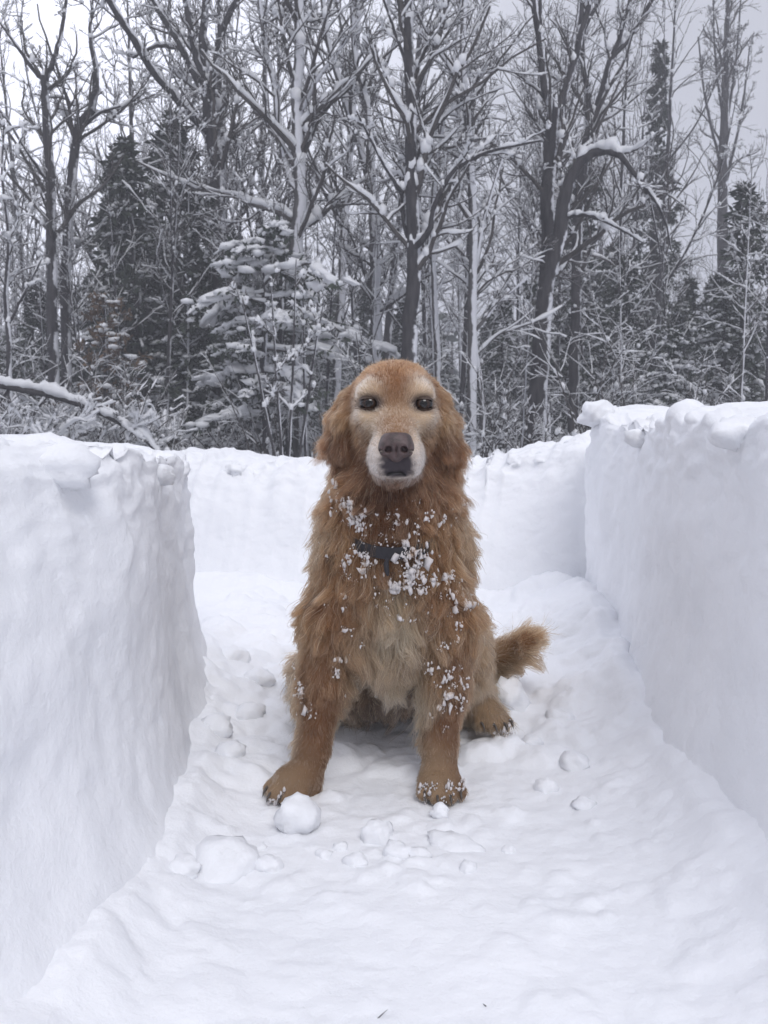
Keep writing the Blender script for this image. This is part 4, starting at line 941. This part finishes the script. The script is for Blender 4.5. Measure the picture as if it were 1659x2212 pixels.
# collar: dark webbing sunk into the ruff, with a hanging tag end
m, n, b = mat('collar_webbing'); b.inputs['Base Color'].default_value = (.022, .021, .026, 1); b.inputs['Roughness'].default_value = .8
bump(n, b, noise(n, 400, 2, objcoord(n)), .5, .001)
cc_, nc = P(849, 1118, 1.483), 64; th = np.linspace(0, 2 * np.pi, nc, endpoint=False)
rx_, ry_ = .092, .1250; V = []
for j, (dz, dr_) in enumerate(((-.0095, 0), (.0095, 0), (.0095, .003), (-.0095, .003))):
    V.append(np.stack([cc_[0] + (rx_ + dr_) * np.cos(th), cc_[1] + (ry_ + dr_) * np.sin(th), cc_[2] + dz + .045 * np.sin(th)], -1))
V = np.stack(V, 1).reshape(-1, 3); F = []
for i in range(nc):
    i2 = (i + 1) % nc
    for j in range(4): F.append((i * 4 + j, i2 * 4 + j, i2 * 4 + (j + 1) % 4, i * 4 + (j + 1) % 4))
collar = mesh_np('collar', V - doff, np.array(F), m, dog, False)
tg = cc_ + np.array((-.010, -ry_ - .004, -.045 - .006)); tq = np.array([[tg, tg + (-.002, -.002, -.010), tg + (-.001, -.003, -.020), tg + (.001, -.002, -.028)]])
V, F = tubes(tq, np.array([[.003, .004, .004, .002]]), 8); mesh_np('collar_tab', V - doff, F, m, collar)

# snow caught in the fur: lumps found where they sit by looking along the coat
M_CLOT, _n, _b = mat('clotted_snow'); _b.inputs['Base Color'].default_value = (.60, .57, .57, 1); _b.inputs['Roughness'].default_value = .8
bvh = BVHTree.FromPolygons([tuple(v) for v in BV], [tuple(f) for f in BF])
r = np.random.default_rng(77); C, S = [], []
def fs(px, py, rad, k, sx_, sy_):
    for _ in range(max(2, int(k * .8))):
        q = P(px + r.normal(0, sx_), py + r.normal(0, sy_), 1.0); dv = Vector(q - np.array((0, 0, CAM_H))).normalized()
        hit, nn2, _, _ = bvh.ray_cast(Vector((0, 0, CAM_H)), dv)
        if hit is None or hit.z > .535: continue
        p_ = np.array(hit); ln = coat(p_[None])[0, 3]; a = rad * .62 * np.exp(r.normal(-.15, .45))
        nv = np.array(nn2); ctr_ = p_ + nv * (ln * .30 + a * .1)
        for _g in range(int(3 + 500 * rad)):
            e = r.normal(size=3) * a * np.array((1.0, .5, 1.25)); e -= nv * (e @ nv) * .6; b_ = min(.0052, a * np.exp(r.normal(-1.05, .55)))
            C.append(ctr_ + e); S.append((b_ * r.uniform(.7, 1.3), b_ * .7, b_ * r.uniform(.8, 1.7)))
for t in np.linspace(0, 1, 12): fs(740 + 55 * t, 1075 + 55 * t, .0055, 3, 5, 5)
fs(840, 1124, .005, 14, 60, 6); fs(835, 1150, .005, 4, 40, 5); fs(830, 1176, .006, 14, 46, 9); fs(872, 1238, .011, 16, 17, 7); fs(852, 1256, .007, 8, 10, 8); fs(800, 1205, .008, 10, 12, 12); fs(890, 1205, .008, 10, 15, 14)
fs(757, 1225, .006, 9, 10, 12); fs(955, 1248, .006, 9, 12, 10); fs(905, 1270, .0055, 7, 12, 8); fs(992, 1318, .0065, 16, 9, 24); fs(955, 1285, .0055, 5, 5, 6); fs(957, 1385, .005, 5, 8, 4)
fs(757, 1300, .004, 5, 8, 10); fs(757, 1350, .0045, 5, 10, 16); fs(865, 1310, .004, 9, 40, 20); fs(980, 1080, .005, 4, 3, 8); fs(935, 1120, .0045, 7, 20, 10)
fs(655, 1485, .0055, 24, 7, 24); fs(668, 1540, .004, 8, 8, 12); fs(722, 1445, .006, 4, 3, 7); fs(937, 1455, .006, 5, 4, 8); fs(968, 1485, .0065, 16, 14, 14); fs(990, 1460, .0055, 10, 8, 14); fs(993, 1530, .0045, 8, 6, 18); fs(952, 1550, .004, 7, 10, 16); fs(850, 1200, .0035, 40, 90, 90); fs(850, 1450, .0025, 22, 110, 90)
fs(945, 1728, .006, 14, 28, 7); fs(620, 1738, .006, 10, 22, 8); fs(935, 1700, .0055, 12, 22, 7); fs(985, 1705, .006, 8, 12, 8); fs(607, 1722, .006, 7, 10, 9); fs(1085, 1565, .006, 10, 20, 10)
C, S = np.array(C), np.array(S)
ml = []
for a_, b_2 in ((816, 1040), (824, 1032), (838, 1026), (856, 1022), (874, 1026), (889, 1032), (897, 1040)):
    dv = Vector(P(a_, b_2, 1.0) - np.array((0, 0, CAM_H))).normalized(); hit = bvh.ray_cast(Vector((0, 0, CAM_H)), dv)[0]
    if hit is not None: ml.append(np.array(hit) - np.array(dv) * .0012)
mm, _n, _b = mat('lip_line'); _b.inputs['Base Color'].default_value = (.012, .010, .011, 1); _b.inputs['Roughness'].default_value = .5
ml = resample(ml, 20); V, F = tubes(ml[None], np.interp(np.linspace(0, 1, 20), [0, .2, .5, .8, 1], [.0008, .0022, .0016, .0022, .0008])[None], 8); mesh_np('mouth', V - doff, F, mm, dog)
V, F = blobs(r, C - doff, S, ICO, 1.2); o = mesh_np('fur_snow', V, F, M_CLOT, dog); o['kind'] = 'stuff'; o['label'] = 'clots of snow stuck in the chest and leg fur'

# ================================================================ loose things on the snow
r = np.random.default_rng(500)
def chunk(x, y, s, label, group=None, flat=.8, sink=.35, zadd=0.0, rough=.7, dz=None):
    V0, F0 = ICO2; V0, F0 = ico(3)
    V = V0 * (1 + rough * .5 * pnoise(V0 * 1.1 + r.uniform(0, 90, 3)) + rough * .35 * pnoise(V0 * 2.6 + r.uniform(0, 90, 3)) + .05 * pnoise(V0 * 9))[:, None]
    V = V * (1 - .22 * np.abs(pnoise(V0 * 2.1 + r.uniform(0, 90, 3))) + .10 * fbm(V0 * 4.0 + s * 99, 3))[:, None] * np.array((1, 1, flat)) * s * np.array((r.uniform(.85, 1.15), r.uniform(.85, 1.15), 1))
    a = r.uniform(0, 6.28); V = np.stack([V[:, 0] * math.cos(a) - V[:, 1] * math.sin(a), V[:, 0] * math.sin(a) + V[:, 1] * math.cos(a), V[:, 2]], -1)
    o = mesh_np('snow_chunk', V, F0, M_SNOW); zz = floor_z(x, y) if dz is None else dz
    o.location = (x, y, zz + s * flat * (.75 - 1.5 * sink) + zadd); tag(o, label, 'snow chunk', group); return o
def at_floor(px, py, zf=0.01):
    q = P(px, py, 1.0); v = q - np.array((0, 0, CAM_H)); t = (zf - CAM_H) / v[2]; return v[0] * t, v[1] * t
x, y = at_floor(645, 1768); chunk(x, y, .036, 'round fist-sized snow chunk resting against the outturned front paw', sink=.05, flat=.85, rough=.4)
x, y = at_floor(470, 1850); chunk(x, y, .055, 'large soft-edged snow chunk at the foot of the lumpy snow wall', sink=.68, flat=.6)
x, y = at_floor(815, 1790); chunk(x, y, .022, 'soft snow lump between and before the two front paws', sink=.5, flat=1.0)
x, y = at_floor(980, 1800); chunk(x, y, .038, 'low wide snow lump in front of the straight front paw', sink=.72, flat=.5)
x, y = at_floor(950, 1750); chunk(x, y, .013, 'little snow lump at the toes of the straight front paw', sink=.1, flat=1.0)
x, y = at_floor(1100, 1500, .05); chunk(x, y, .045, 'snow chunk under the tail beside the hind foot', sink=.3, flat=.9)
G = 'loose lumps on the path floor'
for px, py, s in ((395, 1870, .026), (580, 1840, .02), (700, 1815, .012), (735, 1800, .012), (770, 1830, .018), (860, 1815, .022), (905, 1820, .016), (1010, 1845, .015), (1100, 1800, .012), (560, 1800, .012), (1180, 1680, .025), (1240, 1640, .03), (1150, 1600, .022), (1260, 1720, .02), (500, 1640, .03), (470, 1600, .035), (540, 1560, .03), (560, 1500, .035), (500, 1480, .04), (1210, 1560, .03)):
    x, y = at_floor(px, py, .02); chunk(x, y, s, 'small loose snow lump lying on the trodden path floor', G, sink=.60, flat=.75, rough=.5)
# lumps sitting on the lips of the banks
def lip(B, px, d, s, label, zadd=0, group=None, flat=.8):
    x = P(px, 940, d)[0]; v = B[:, 80:110].reshape(-1, 3); i = np.argmin((v[:, 0] - x) ** 2 + (v[:, 1] - d) ** 2); p_ = v[i]
    return chunk(p_[0], p_[1], s, label, group, flat=flat * .8, sink=.68, dz=p_[2] - .005 + zadd)
lip(bR, 1575, 1.32, .042, 'rounded snow knob on top of the straight shaded wall', .012)
lip(bR, 1292, 2.42, .050, 'blocky snow lump capping the far corner of the straight shaded wall', .0, None, .9)
lip(bR, 1370, 1.95, .035, 'small snow lump between the knob and the corner block on the straight wall', -.012)
lip(bL, 215, 1.05, .042, 'rounded snow lump bulging from the lip of the lumpy wall', -.012, None, .95)
lip(bL, 372, 1.5, .03, 'sharp snow lump at the corner of the lumpy wall', -.012)
for px in (455, 482, 530): lip(bB, px, 3.0, .045, 'snow lump along the crest of the sloping bank behind the dog', -.02, 'crest lumps behind the dog')
for px in (1125, 1160, 1215, 1245): lip(bB, px, 2.8, .04, 'snow lump along the crest of the sloping bank behind the dog', -.02, 'crest lumps behind the dog')
# bits of twig and straw on the snow
for px, py, l in ((812, 2172, .012), (1052, 2148, .005), (768, 1837, .007), (880, 1838, .007)):
    x, y = at_floor(px, py); a = r.uniform(0, 6.28); z0 = floor_z(x, y); q = np.array((math.cos(a), math.sin(a), .5))
    V, F = tubes(np.array([[np.array((x, y, z0 - .002)), np.array((x, y, z0)) + q * l * .5, np.array((x, y, z0)) + q * l + (0, .002, 0)]]), np.array([[.0007, .0006, .0003]]), 5)
    o = mesh_np('twig_bit', V - np.array((x, y, z0)), F, M_TWIG); o.location = (x, y, z0); tag(o, 'tiny dark twig bit poking from the path snow', 'twig', 'twig bits on the path')

# ================================================================ the air: thin winter haze
hz = mesh_np('haze', np.array([(sx_, sy_, sz_) for sx_ in (-70, 70) for sy_ in (-12, 110) for sz_ in (-1.2, 22)], float),
             np.array([(0, 1, 3, 2), (4, 6, 7, 5), (0, 4, 5, 1), (2, 3, 7, 6), (0, 2, 6, 4), (1, 5, 7, 3)]), None, None, False)
m = bpy.data.materials.new('haze_air'); m.use_nodes = True; n = m.node_tree; n.nodes.clear()
vo = n.nodes.new('ShaderNodeVolumePrincipled'); vo.inputs['Density'].default_value = 0.006; vo.inputs['Color'].default_value = (.93, .94, 1, 1); vo.inputs['Anisotropy'].default_value = 0.2
n.links.new(vo.outputs[0], n.nodes.new('ShaderNodeOutputMaterial').inputs['Volume']); hz.data.materials.append(m)
tag(hz, 'thin cold haze hanging through the wood', 'haze', kind='stuff')
